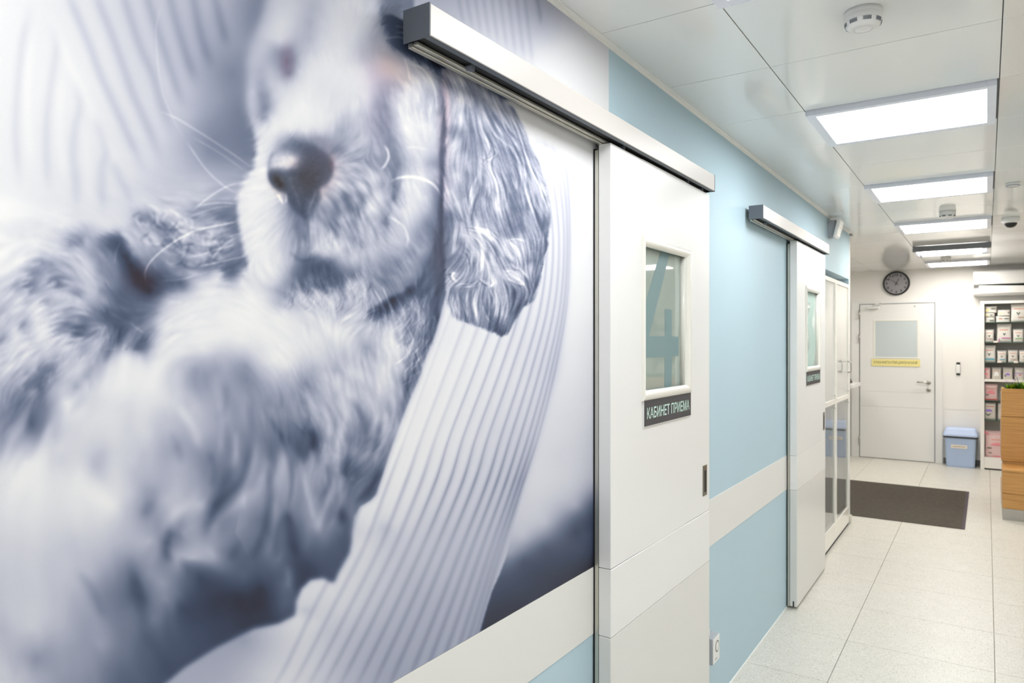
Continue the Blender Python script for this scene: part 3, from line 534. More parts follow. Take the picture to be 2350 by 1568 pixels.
LOWER_B = """13:-.15:70 290 85 350 75 400
12:-.10:250 130 330 240 345 340
11:-.08:410 240 390 400 330 480
13:-.12:262 420 230 540
11:-.12:430 490 360 600 290 670
10:-.09:150 460 160 560 130 640
18:-.14:230 690 220 770
9:-.09:510 310 470 430 410 580
8:-.09:555 40 540 150 530 250
13:.08:230 120 250 200 220 340 190 560 130 700
13:.08:330 100 395 220 370 380 290 500
11:.06:450 200 440 330 380 470
9:.06:480 120 490 200 460 330
11:.08:10 420 50 600 95 780
13:.08:175 620 130 720 100 820
10:.06:290 560 230 640 200 720
9:-.07:20 120 60 220 30 330
10:-.07:140 160 190 260 180 380"""
def warp(a, dx, dy):
    x = np.clip(np.arange(MW)[None]+dx/MS, 0, MW-1.001); y = np.clip(np.arange(MH)[:, None]+dy/MS, 0, MH-1.001)
    ix = x.astype(int); iy = y.astype(int); tx = x-ix; ty = y-iy
    return (a[iy, ix]*(1-tx)+a[iy, ix+1]*tx)*(1-ty)+(a[iy+1, ix]*(1-tx)+a[iy+1, ix+1]*tx)*ty

def paint():
    L = rbf(BODY[:, :2], BODY[:, 2])
    cd, sd = np.cos(np.radians(DIRS[:, 2]*2)), np.sin(np.radians(DIRS[:, 2]*2))
    ang = .5*np.arctan2(rbf(DIRS[:, :2], sd, 6), rbf(DIRS[:, :2], cd, 6))
    amp = np.clip(rbf(AMPS[:, :2], AMPS[:, 2], 6), 0, .2); soft = np.clip(rbf(AMPS[:, :2], AMPS[:, 3], 6), 0, 20)
    # hair, sharp to soft
    h0 = lic(ang, 1.2, 30, 1, .16); hL = lic(ang, 1.2, 70, 11, .08); h1 = lic(ang, 3., 44, 2, .16); h2 = lic(ang, 9., 150, 3, .12); h3 = lic(ang, 16., 240, 5, .1)
    k_ = np.clip(amp*9, 0, 1)*(5+soft*.8); hh = np.where(soft < 5, h1*.6+h0*.4, h2); sg_ = np.where(np.sin(ang) < 0, -1, 1); k_ = k_*np.clip((np.abs(np.sin(ang))-.05)*4, 0, 1)*sg_; wx, wy = np.cos(ang)*hh*k_, np.sin(ang)*hh*k_
    L = warp(L, wx, wy)
    L = L+strokes(LOWER_A, 0, 850, 2.184)+strokes(LOWER_B, 680, 850, 2.183)
    def bump(c, w): return np.exp(-((soft-c)/w)**2)
    w0, w1, w2, w3 = bump(0, 2.2), bump(2.5, 3.5), bump(7, 4.5), 1/(1+np.exp(-(soft-13)/2))
    wt = w0+w1+w2+w3; hair = amp*(h0*w0*.42+h1*w1*.45+h1*w0*.28+h2*w2*.36+h3*w3*.3)/wt
    # blurred background with knitted ridges
    A = rbf(BG[:, :2], BG[:, 2]); ln = Lines(17)
    for s in ("73 0 51 96 38 223 35 319 45 437", "112 40 128 102 121 160 108 255 105 350 112 453", "163 178 183 236 172 287 166 351 172 415 175 491",
              "210 255 242 344 233 383 233 446 239 497", "255 367 281 424 306 472"): ln.add(P(s), -.055)
    for s in ("140 -60 163 6 204 105 230 175 261 242 303 335 335 408", "205 -60 226 6 255 80 281 153 306 223 338 293 373 379", "270 -60 287 6 319 105 348 169 367 233 395 312",
              "325 -60 341 10 376 118 411 223 424 255", "380 -60 392 10 421 112 450 198", "430 -60 443 0 459 80 485 160", "480 -60 500 30 520 110"): ln.add(P(s), -.085)
    for s in ("105 20 160 150 230 300 290 420", "75 60 60 200 70 400", "140 170 135 300 150 430", "196 290 200 400 205 470"): ln.add(P(s), .022)
    A = A+ln.draw()
    m = poly_mask(BG_P, 14); L = L*(1-m)+A*m; hair *= (1-m*.8)
    # right-hand background, sofa corner, ridges above the rail
    R = rbf(RIGHT[:, :2], RIGHT[:, 2]); R = np.where(R < .55, .55+(R-.55)*1.2, R); ln = Lines(7)
    for i in range(9):
        x = 1052+i*19; ln.add([(x-6, -60), (x, 0), (x+12+i*.8, 60+i*12)], -.055)
    ln.add(P("1222 -40 1236 20 1240 60"), -.08); R = R+ln.draw()
    m = poly_mask(P("945 -100 1500 -100 1500 1700 1000 1700 1060 1500 1120 1200 1150 800 1100 400 1080 260 1060 120 950 62"), 3); L = L*(1-m)+R*m; hair *= (1-m)
    # ribbed cloth
    T = rbf(TOWEL[:, :2], TOWEL[:, 2])
    ky = np.array([300, 432, 560, 700, 850, 1001, 1107, 1253, 1400, 1537, 1620]); kl = np.array([1130, 1110, 1085, 1040, 985, 930, 890, 835, 760, 690, 640])
    km = np.array([1170, 1200, 1215, 1195, 1147, 1092, 1060, 1000, 936, 872, 835]); kr = np.array([1285, 1303, 1307, 1300, 1273, 1235, 1200, 1152, 1108, 1070, 1050])
    g1, g2 = Lines(3.4), Lines(9)
    for i, s in enumerate((-.16, 0, .131, .245, .351, .457, .553, .642, .734, .805, .872, .929, .968, 1.)):
        # quadratic through left/mid/right guides
        a, b, c = (s-.553)*(s-1)/(.553), s*(s-1)/(.553*(.553-1)), s*(s-.553)/(1-.553)
        x = a*kl+b*km+c*kr; pts = np.stack([x, ky], 1)
        up_, lo = pts[:8], pts[6:]
        g1.add(up_, -.09 if i > 3 else -.03, True); g2.add(up_+[(-7, 0)], .018); g2.add(up_, -.05 if i > 1 else -.02)
        g2.add(pts[5:], -.08, True)
    st = g1.draw()+g2.draw(); T = T+st
    T = T+Lines_one(P("1215 322 1245 330 1280 352 1300 390 1308 440"), 9, -.06)
    m = poly_mask(TOWEL_P, 1.6); mr = poly_mask(TOWEL_P, 7); wgt = np.clip((XX+YY*.35-1150)/200, 0, 1); wgt = np.where(YY > 1150, 0, wgt)
    mb = poly_mask(TOWEL_P, 5); lo = np.clip((YY-1080)/150, 0, 1)*np.clip((1080-XX)/60, 0, 1); m = m*(1-lo)+mb*lo; wgt = g_blur(wgt*1., 20); m = m*(1-wgt)+mr*wgt
    L = L*(1-m)+T*m; hair *= (1-m)
    # ragged cloth edge by the sofa
    # face
    F = rbf(FACE[:, :2], FACE[:, 2], 2)
    mot = g_blur(np.random.RandomState(5).randn(MH, MW), 9); mot = (mot/mot.std()+.7*h1)*np.exp(-(((XX-810)/75)**2+((YY-440)/100)**2))
    F = warp(F, wx, wy)+.045*mot; m = poly_mask(FACE_P, 4.5); q = np.clip((YY-250)/110, 0, 1); m = m*q+poly_mask(FACE_P, 10)*(1-q)
    m = np.clip(m+.11*h1*q*np.clip(m*(1-m)*8, 0, 1), 0, 1); L = L*(1-m)+F*m
    # dark brow hair, right ear
    B = rbf(BROW[:, :2], BROW[:, 2]); m = poly_mask(BROW_P, 5); m = np.clip(m+.2*h0*(m > .05)*(m < .95), 0, 1); L = L*(1-m)+B*m
    E = rbf(EAR[:, :2], EAR[:, 2], 2, .5); me = poly_mask(EAR_P, 2.2); me = np.clip(me+.12*h0*(me > .05)*(me < .95), 0, 1); L = L*(1-me)+E*me
    hair = np.where(me > .5, np.maximum(amp, .10)*(hL*.34+h1*.30), hair)
    L = L+hair
    # nose
    N = rbf(NOSE[:, :2], NOSE[:, 2], 2); m = poly_mask(NOSE_P, 4.5); N = .37+(N-.46)*1.25; L = L*(1-m)+(N+.012*lic(ang*0, 2., 6, 9))*m
    hi, dk = Lines(4), Lines(7)
    for s, a in (("632 405 638 418 646 430", -.12), ("668 400 682 445 697 490", -.05), ("702 505 706 530 708 560 704 580", -.12),
                 ("712 522 714 540", .04), ("628 345 617 370 615 400 622 420", -.12), ("880 510 892 490 897 480", -.06), ("897 465 906 440 903 425", -.06),
                 ("660 575 690 598 730 590", -.08),  ("1005 180 1018 250 1010 350 1012 450 1010 560 1018 640", -.12)):
        dk.add(P(s), a)
    for s, a in (("636 446 642 456 648 468", .26), ("654 444 656 454 655 466", .22), ("670 425 682 455 693 485", .06), ("724 436 718 455 708 480", .10),
                 ("880 332 889 348 890 364 882 380 872 390", .30), ("893 418 912 409 940 406 965 410 988 420 1003 435 1012 455", .26),
                 ("885 495 905 505 925 520 935 545 932 570", .14), ("930 340 950 338 980 344", .06), ("1000 410 1008 425", .1)):
        hi.add(P(s), a)
    L = L+hi.draw()+dk.draw()
    # whiskers, curls and loose strands
    w1_, w2_, w3_ = Lines(2.6), Lines(5), Lines(5)
    for s, a in (("373 0 357 70 367 191 395 271 424 322", .05), ("424 322 469 386 510 425 545 445", .13), ("360 255 400 270 450 300 520 345 580 388", .13), ("440 315 500 350 560 392", .08),
                 ("440 484 480 452 520 428 552 420", .16), ("450 472 500 466 545 468", .17), ("450 528 500 518 545 508", .18), ("395 558 440 532 500 517 545 510", .12),
                 ("334 650 332 625 345 600 375 572 410 548 440 535", .24), ("455 612 510 600 562 588", .2), ("480 602 505 570 540 545", .15), ("365 645 410 642 450 632", .14),
                 ("425 590 460 585 500 572 545 560", .16), ("500 560 520 545 550 535", .1), ("262 605 265 580 275 555", .12), ("420 505 450 492 500 476 545 474", .1),
                 ("296 740 315 755 330 765", .12), ("855 660 872 690 885 720", .22), ("875 655 890 690 905 725", .22), ("830 735 845 720 870 708", .14),
                 ("905 75 930 78 960 110 985 150", .3), ("885 90 910 85 935 92", .2), ("903 60 925 64 945 84", .2), ("925 125 935 160 940 190", .1), ("935 145 970 160 995 200 1003 260", .16)):
        w1_.add(P(s), a)
    r = random.Random(4)
    def curl(cx, cy, R_, t0, t1, a, line, k=.8):
        n = 7; line.add([(cx+R_*(1-.25*i/n)*math.cos(t0+(t1-t0)*i/n), cy+k*R_*(1-.25*i/n)*math.sin(t0+(t1-t0)*i/n)) for i in range(n+1)], a)
    for cx, cy, R_ in ((335, 505, 34), (365, 520, 26), (390, 505, 30), (425, 545, 26), (450, 560, 34), (470, 545, 20), (440, 600, 32), (405, 575, 24), (490, 575, 26), (385, 560, 22), (520, 560, 22), (350, 545, 30), (415, 520, 22), (500, 600, 20)):
        for k in range(5):
            t = r.uniform(0, 6.3); q = R_*r.uniform(.55, 1.15); curl(cx+r.uniform(-6, 6), cy+r.uniform(-6, 6), q, t, t+r.uniform(.8, 2.), r.uniform(.02, .09), w3_)
            t = r.uniform(0, 6.3); curl(cx+r.uniform(-9, 9), cy+r.uniform(-9, 9), q*.8, t, t+r.uniform(1., 2.4), -r.uniform(.02, .09), w3_)
    # ear locks: guide curves, each a bundle
    locks = (("1078 215 1090 290 1102 350 1100 420 1082 470 1078 510 1092 525", .16), ("1092 240 1108 300 1125 350 1122 380 1135 420 1142 470 1160 530", .20), ("1100 300 1118 330 1135 352 1118 365 1105 360", .16),
             ("1092 362 1112 378 1130 400 1140 440 1150 500 1165 545", .22), ("1095 250 1105 300 1118 340 1110 362 1098 384", .14), ("1135 235 1160 300 1185 330 1200 380 1205 430 1215 470 1235 520", .16),
             ("1170 260 1190 300 1210 360 1225 400 1240 430 1252 470", .22), ("1155 300 1180 340 1195 400 1195 450", .12), ("1110 250 1130 300 1160 330 1185 345", .14), ("1120 370 1135 400 1150 430 1152 470", .14),
             ("1092 400 1080 440 1076 480 1080 505", .24), ("1035 440 1045 470 1060 500 1072 512", .2), ("1025 420 1032 470 1045 505 1040 550 1035 590", .16), ("1045 520 1040 550 1036 585", .18),
             ("1062 535 1080 540 1100 560 1104 600 1095 630", .2), ("1070 525 1100 530 1128 550 1145 580 1150 610", .22), ("1080 520 1120 530 1150 555 1165 590", .16), ("1070 560 1085 580 1088 610 1078 640 1060 655", .18),
             ("1055 575 1070 590 1074 620 1062 640", .14), ("1150 545 1180 570 1192 600 1190 625", .24), ("1160 555 1195 550 1205 575 1206 600", .2), ("1170 590 1185 615 1200 625 1205 645", .2),
             ("1160 620 1180 622 1200 640 1206 665", .26), ("1165 640 1185 650 1200 655", .2), ("1028 630 1040 628 1035 634 1045 650", .3), ("1042 665 1060 655 1085 655 1100 640", .22),
             ("1030 660 1025 690 1035 720", .22), ("1050 672 1045 700 1052 728", .2), ("1068 668 1062 700 1070 730", .22), ("1090 660 1085 700 1092 735", .24), ("1105 650 1100 690 1110 720 1125 742", .18),
             ("1100 640 1120 655 1132 650 1128 632", .22), ("1130 665 1140 700 1135 735", .24), ("1150 640 1160 680 1155 720 1145 755", .26), ("1165 670 1165 710 1155 745", .18), ("1120 660 1130 690 1120 720", .18),
             ("1195 640 1210 670 1205 695", .2), ("1205 600 1212 640 1220 670", .14), ("1215 470 1230 510 1240 540 1232 570", .16), ("1160 350 1180 400 1178 440", .12), ("1195 360 1210 420 1225 470 1240 500", .18))
    e1, e2, e3 = Lines(2.2), Lines(4.2), Lines(2.6)
    for s, a in locks:
        c = P(s); e2.add(c, a*.3)
        for k in range(6):
            d = r.uniform(-9, 9); q = c+np.array([[d+r.uniform(-2, 2), r.uniform(-4, 4)] for _ in c]); e1.add(q, a*r.uniform(.15, .42))
        for k in range(3):
            d = r.uniform(-10, 10); q = c+np.array([[d+r.uniform(-2, 2), r.uniform(-4, 4)] for _ in c]); e3.add(q, -a*r.uniform(.25, .6))
    L = L+w1_.draw()+w2_.draw()*0+w3_.draw() if w2_.x else L+w1_.draw()+w3_.draw()
    L = L+(e1.draw()+e2.draw()+e3.draw())*np.clip(poly_mask(EAR_P, 3)*1.2, 0, 1)
    # crossing loose hairs on the neck
    n1 = Lines(2.2)
    for k in range(130):
        x, y = r.uniform(925, 990), r.uniform(670, 860); t = math.radians(r.uniform(55, 130)); q = r.uniform(20, 60)
        n1.add([(x, y), (x+q*.5*math.cos(t)+r.uniform(-3, 3), y+q*.5*math.sin(t)), (x+q*math.cos(t+.15), y+q*math.sin(t+.15))], r.choice((.09, .06, -.07)))
    for k in range(90):        # chin and jaw fringe
        x, y = r.uniform(650, 860), r.uniform(640, 690); t = math.radians(r.uniform(50, 115)); q = r.uniform(16, 44)
        n1.add([(x, y), (x+q*.5*math.cos(t), y+q*.5*math.sin(t)), (x+q*math.cos(t+.3), y+q*math.sin(t+.3))], r.choice((.05, .03, -.06)))
    mm = np.clip(1-poly_mask(TOWEL_P, 2), 0, 1); L = L+n1.draw()*mm
    return L

def Lines_one(p, w, a):
    l = Lines(w); l.add(p, a); return l.draw()

def colourise(L):
    L = L-.045*np.exp(-((L-.45)/.2)**2); L = np.clip(L, .08, .97)
    k = [.08, .15, .25, .4, .55, .7, .8, .88, .97]
    R = [26, 40, 56, 90, 128, 172, 201, 224, 246]; G = [28, 42, 68, 102, 136, 176, 203, 225, 245]; B = [44, 60, 94, 128, 160, 196, 217, 231, 244]
    C = np.stack([np.interp(L, k, v) for v in (R, G, B)], 2)/255.
    for x, y, rx, ry, rot, col, s in ((885, 165, 52, 44, .5, (1.03, .95, .96), 1.), (893, 158, 26, 34, -.7, (1.04, .99, .90), .7), (930, 180, 26, 22, 0, (1.05, .99, .9), .5), (657, 142, 14, 30, 0, (1.12, .88, .92), .8),
                                 (702, 415, 40, 45, 0, (1.05, .90, .80), 1.), (730, 380, 40, 45, 0, (1.02, .90, .90), 1.), (638, 418, 14, 22, -.5, (1.3, 1.08, .84), 1.), (758, 378, 8, 18, 0, (1.15, .95, .85), .7),
                                 (1020, 250, 12, 90, 0, (1.10, .95, .94), .8), (1014, 420, 12, 120, 0, (1.04, .96, .97), .8), (325, 645, 34, 26, .5, (1.18, .88, .82), 1.), (1006, 590, 14, 60, 0, (1.1, .96, .93), .8), (870, 260, 30, 90, 0, (1.02, .97, 1.), .7)):
        ca, sa = math.cos(rot), math.sin(rot); u = ((XX-x)*ca+(YY-y)*sa)/rx; v = (-(XX-x)*sa+(YY-y)*ca)/ry
        w = (s*np.exp(-(u*u+v*v)))[..., None]; C = C*(1-w+w*np.array(col))
    return np.clip(C, 0, 1)
# ------------------------------------------------------------ room shell
YB, YF, XR, XL = -1.9, 10.58, 3.62, -2.2
floor = struct(box('floor', XL-.1, XR+.1, YB-.1, YF+.1, -.12, -.006, M['grout']))
ceiling = struct(box('ceiling', XL-.1, XR+.1, YB-.1, YF+.1, H+.006, H+.12, M['ceil_gap']))
fx = [.37-.64*k for k in range(4, 0, -1)]+[.37, 1.01]+[1.01+.64*k for k in range(1, 5)]; fx.append(XR+.0)
fx = [x for x in fx if XL < x <= XR+.001]; fx = [XL]+fx
fy = [3.51+.543*k for k in range(-10, 14)]; fy = [YB]+[y for y in fy if YB+.05 < y < YF-.02]+[YF]
cache = {}
def slab_piece(name, x0, x1, y0, y1, z0, z1, gap, bev, m, parent, side):
    key = (name, round(x1-x0, 3), round(y1-y0, 3))
    if key not in cache:
        bm = bmesh.new(); hx, hy = (x1-x0)/2-gap/2, (y1-y0)/2-gap/2
        za, zb = (z1-bev, z1) if side > 0 else (z0+bev, z0); zc = z0 if side > 0 else z1
        lo = [bm.verts.new((sx*hx, sy*hy, zc)) for sx, sy in ((-1, -1), (1, -1), (1, 1), (-1, 1))]
        mi = [bm.verts.new((sx*hx, sy*hy, za)) for sx, sy in ((-1, -1), (1, -1), (1, 1), (-1, 1))]
        tp = [bm.verts.new((sx*(hx-bev), sy*(hy-bev), zb)) for sx, sy in ((-1, -1), (1, -1), (1, 1), (-1, 1))]
        for a, b in ((lo, mi), (mi, tp)):
            for i in range(4): bm.faces.new((a[i], a[(i+1) % 4], b[(i+1) % 4], b[i]))
        bm.faces.new(tp); bm.faces.new(lo[::-1]); bmesh.ops.recalc_face_normals(bm, faces=bm.faces)
        me = bpy.data.meshes.new(name); bm.to_mesh(me); bm.free(); me.materials.append(m); cache[key] = me
    o = bpy.data.objects.new(name, cache[key]); COL.objects.link(o); o.parent = parent
    o.location = Vector(((x0+x1)/2, (y0+y1)/2, 0))-wloc(parent); return o
for i in range(len(fx)-1):
    for j in range(len(fy)-1):
        if fx[i+1] < -.05 and fy[j+1] < 6.4: continue
        slab_piece('tile', fx[i], fx[i+1], fy[j], fy[j+1], -.0062, 0, .0026, .0006, M['tile'], floor, 1)
LY = [-.28, 1.37, 3.02, 4.67, 6.32, 7.97, 9.62]
rc = random.Random(3)
cx_ = [.37-.65*k for k in range(4, 0, -1)]+[.37, 1.015]+[1.015+.65*k for k in range(1, 5)]; cx_ = [XL]+[x for x in cx_ if XL < x < XR]+[XR]
cy_ = [3.02+.55*k for k in range(-9, 14)]; cy_ = [YB]+[y for y in cy_ if YB+.05 < y < YF-.02]+[YF]
for i in range(len(cx_)-1):
    for j in range(len(cy_)-1):
        x0, x1, y0, y1 = cx_[i], cx_[i+1], cy_[j], cy_[j+1]
        if x1 < .1 and y1 < 6.67: continue
        if x0 < 0 < x1 and y1 < 6.9: x0 = 0.
        elif x0 < 0 and x1 < .1 and y0 < 6.67: y0 = 6.68
        if abs(x0-.37) < .01 and any(abs(y0-l) < .02 for l in LY): continue
        o = slab_piece('ceiling_panel', x0, x1, y0, y1, H, H+.0062, .003, .0008, M['ceil'], ceiling, -1)
        o.rotation_euler = (rc.uniform(-.0009, .0009), rc.uniform(-.0009, .0009), 0)
for o in ceiling.children:      # tilt pieces about their own height, not the room's origin
    o.location.z += H; 
for me in {o.data for o in ceiling.children}:
    me.transform(Matrix.Translation((0, 0, -H)))

bm = bmesh.new(); NY0, NY1, NZ = 5.28, 6.625, 2.09
bx(bm, -.5, 0, YB, NY0, 0, H+.005); bx(bm, -.5, 0, NY0, NY1, NZ, H+.005); bx(bm, -.5, 0, NY1, 6.68, 0, H+.005); bx(bm, -.5, -.42, NY0, NY1, 0, NZ)
wl = struct(fin('wall_left', bm, M['blue'], origin=(-.25, 2.4, 0)))
struct(box('wall_far', XL-.1, XR+.1, YF, YF+.12, 0, H+.005, M['white_wall']))
struct(box('wall_back', -.5, XR+.1, YB-.12, YB, 0, H+.005, M['white_wall']))
struct(box('wall_right', XR, XR+.12, YB, YF, 0, H+.005, M['white_wall']))
struct(box('wall_side', XL-.12, XL, 6.56, YF, 0, H+.005, M['white_wall']))
struct(box('wall_side_near', XL, -.5, 6.56, 6.68, 0, H+.005, M['white_wall']))
# white bands let into the walls, corner trims
struct(box('trim_1', .0, .0022, YB, 1.9, .694, .893, M['band']))
struct(box('trim_2', .0, .0022, 1.9, NY0, .694, .893, M['band']))
struct(box('trim_3', .513, XR, YF-.003, YF, .694, .889, M['white_wall']))
L_ = bmesh.new(); bx(L_, 0, .018, YB, 6.66, H-.003, H-.0008); bx(L_, 0, .0025, YB, 6.66, H-.012, H-.003)
struct(fin('trim_4', L_, M['ceil_trim'], origin=(0, 2, H-.02)))
L_ = bmesh.new(); bx(L_, 0, .002, 6.655, 6.682, 0, H-.03); bx(L_, -.03, .002, 6.68, 6.683, 0, H-.03)
struct(fin('trim_5', L_, M['plastic'], origin=(0, 6.68, 0)))
struct(box('baseboard_far', .52, XR, YF-.012, YF, 0, .075, M['ceil_gap'], bev=.002))
struct(box('trim_6', 0.0, .003, 2.79, NY0, 0, .004, M['ceil_trim']))
box_ = struct(box('baseboard_corner', .002, .014, 6.63, 6.70, 0, .07, M['door_edge'], bev=.002))

# ------------------------------------------------------------ the wall picture
def build_mural():
    L = paint(); C = colourise(L); C = np.where(C <= .04045, C/12.92, ((C+.055)/1.055)**2.4)
    ct, st = math.cos(THETA), math.sin(THETA)
    pxs = np.arange(-60, 1397, 1.9); u = (pxs-1175)/1628.; dx = -st+u*ct; dy = ct+u*st; ys = dy*(-CAMX/dx)
    y_lo = ys[0]; left = np.linspace(-1.2, y_lo, 110, endpoint=False); ysr = np.concatenate([ys[ys < 1.9985], [1.999]])
    Y = np.concatenate([left, ysr]); Z = np.linspace(.894, 2.4785, 820)
    Yf = np.where(Y < y_lo, y_lo+(y_lo-Y)*.8, Y)            # the picture simply runs on beyond the frame
    fw = CAMX*st+Yf*ct; r = -CAMX*ct+Yf*st
    PX = (1175+1628*r/fw)[None].repeat(len(Z), 0); PY = 781-1628*(Z[:, None]-CAMZ)/fw[None]
    fx_ = np.clip((PX-MX0)/MS-.5, 0, MW-1.001); fy_ = np.clip((PY-MY0)/MS-.5, 0, MH-1.001); ix = fx_.astype(int); iy = fy_.astype(int); tx = (fx_-ix)[..., None]; ty = (fy_-iy)[..., None]
    V = (C[iy, ix]*(1-tx)+C[iy, ix+1]*tx)*(1-ty)+(C[iy+1, ix]*(1-tx)+C[iy+1, ix+1]*tx)*ty
    # beyond the painted field the picture fades into its own soft backdrop
    t = np.clip(np.maximum(-45-PY, PY-1590)/260., 0, 1)[..., None]; t = t*t*(3-2*t); V = (V*(1-t)+np.array([.50, .52, .62])*t)*.93
    ny, nz = len(Y), len(Z); YY_, ZZ_ = np.meshgrid(Y, Z); co = np.stack([np.full_like(YY_, .0015), YY_, ZZ_], 2).reshape(-1, 3)
    # the sheet has a back edge so that it is not paper thin
    idx = np.arange(ny*nz).reshape(nz, ny); q = np.stack([idx[:-1, :-1], idx[:-1, 1:], idx[1:, 1:], idx[1:, :-1]], 2).reshape(-1, 4)
    me = bpy.data.meshes.new('wall_mural'); me.vertices.add(len(co)); me.vertices.foreach_set('co', co.astype(np.float32).ravel())
    me.loops.add(q.size); me.loops.foreach_set('vertex_index', q.astype(np.int32).ravel())
    me.polygons.add(len(q)); me.polygons.foreach_set('loop_start', np.arange(0, q.size, 4, dtype=np.int32)); me.polygons.foreach_set('loop_total', np.full(len(q), 4, np.int32))
    me.update(calc_edges=True)
    at = me.color_attributes.new('print', 'FLOAT_COLOR', 'POINT'); at.data.foreach_set('color', np.concatenate([V.reshape(-1, 3), np.ones((len(co), 1))], 1).astype(np.float32).ravel())
    m = bpy.data.materials.new('printed_wallpaper'); m.use_nodes = True; nt = m.node_tree; b = nt.nodes['Principled BSDF']; a = nt.nodes.new('ShaderNodeAttribute'); a.attribute_name = 'print'
    n = nt.nodes.new('ShaderNodeTexNoise'); n.inputs['Scale'].default_value = 900; tc = nt.nodes.new('ShaderNodeTexCoord'); nt.links.new(tc.outputs['Object'], n.inputs['Vector'])
    mr = nt.nodes.new('ShaderNodeMapRange'); mr.inputs[3].default_value = .965; mr.inputs[4].default_value = 1.035; nt.links.new(n.outputs['Fac'], mr.inputs[0])
    mx = nt.nodes.new('ShaderNodeVectorMath'); mx.operation = 'SCALE'; nt.links.new(a.outputs['Color'], mx.inputs[0]); nt.links.new(mr.outputs[0], mx.inputs['Scale'])
    nt.links.new(mx.outputs[0], b.inputs['Base Color']); b.inputs['Roughness'].default_value = .5; b.inputs['Specular IOR Level'].default_value = .3
    o = link('wall_mural', me, m); tag(o, 'large pale blue wall mural of a sleeping long-eared spaniel puppy', 'mural')
build_mural()

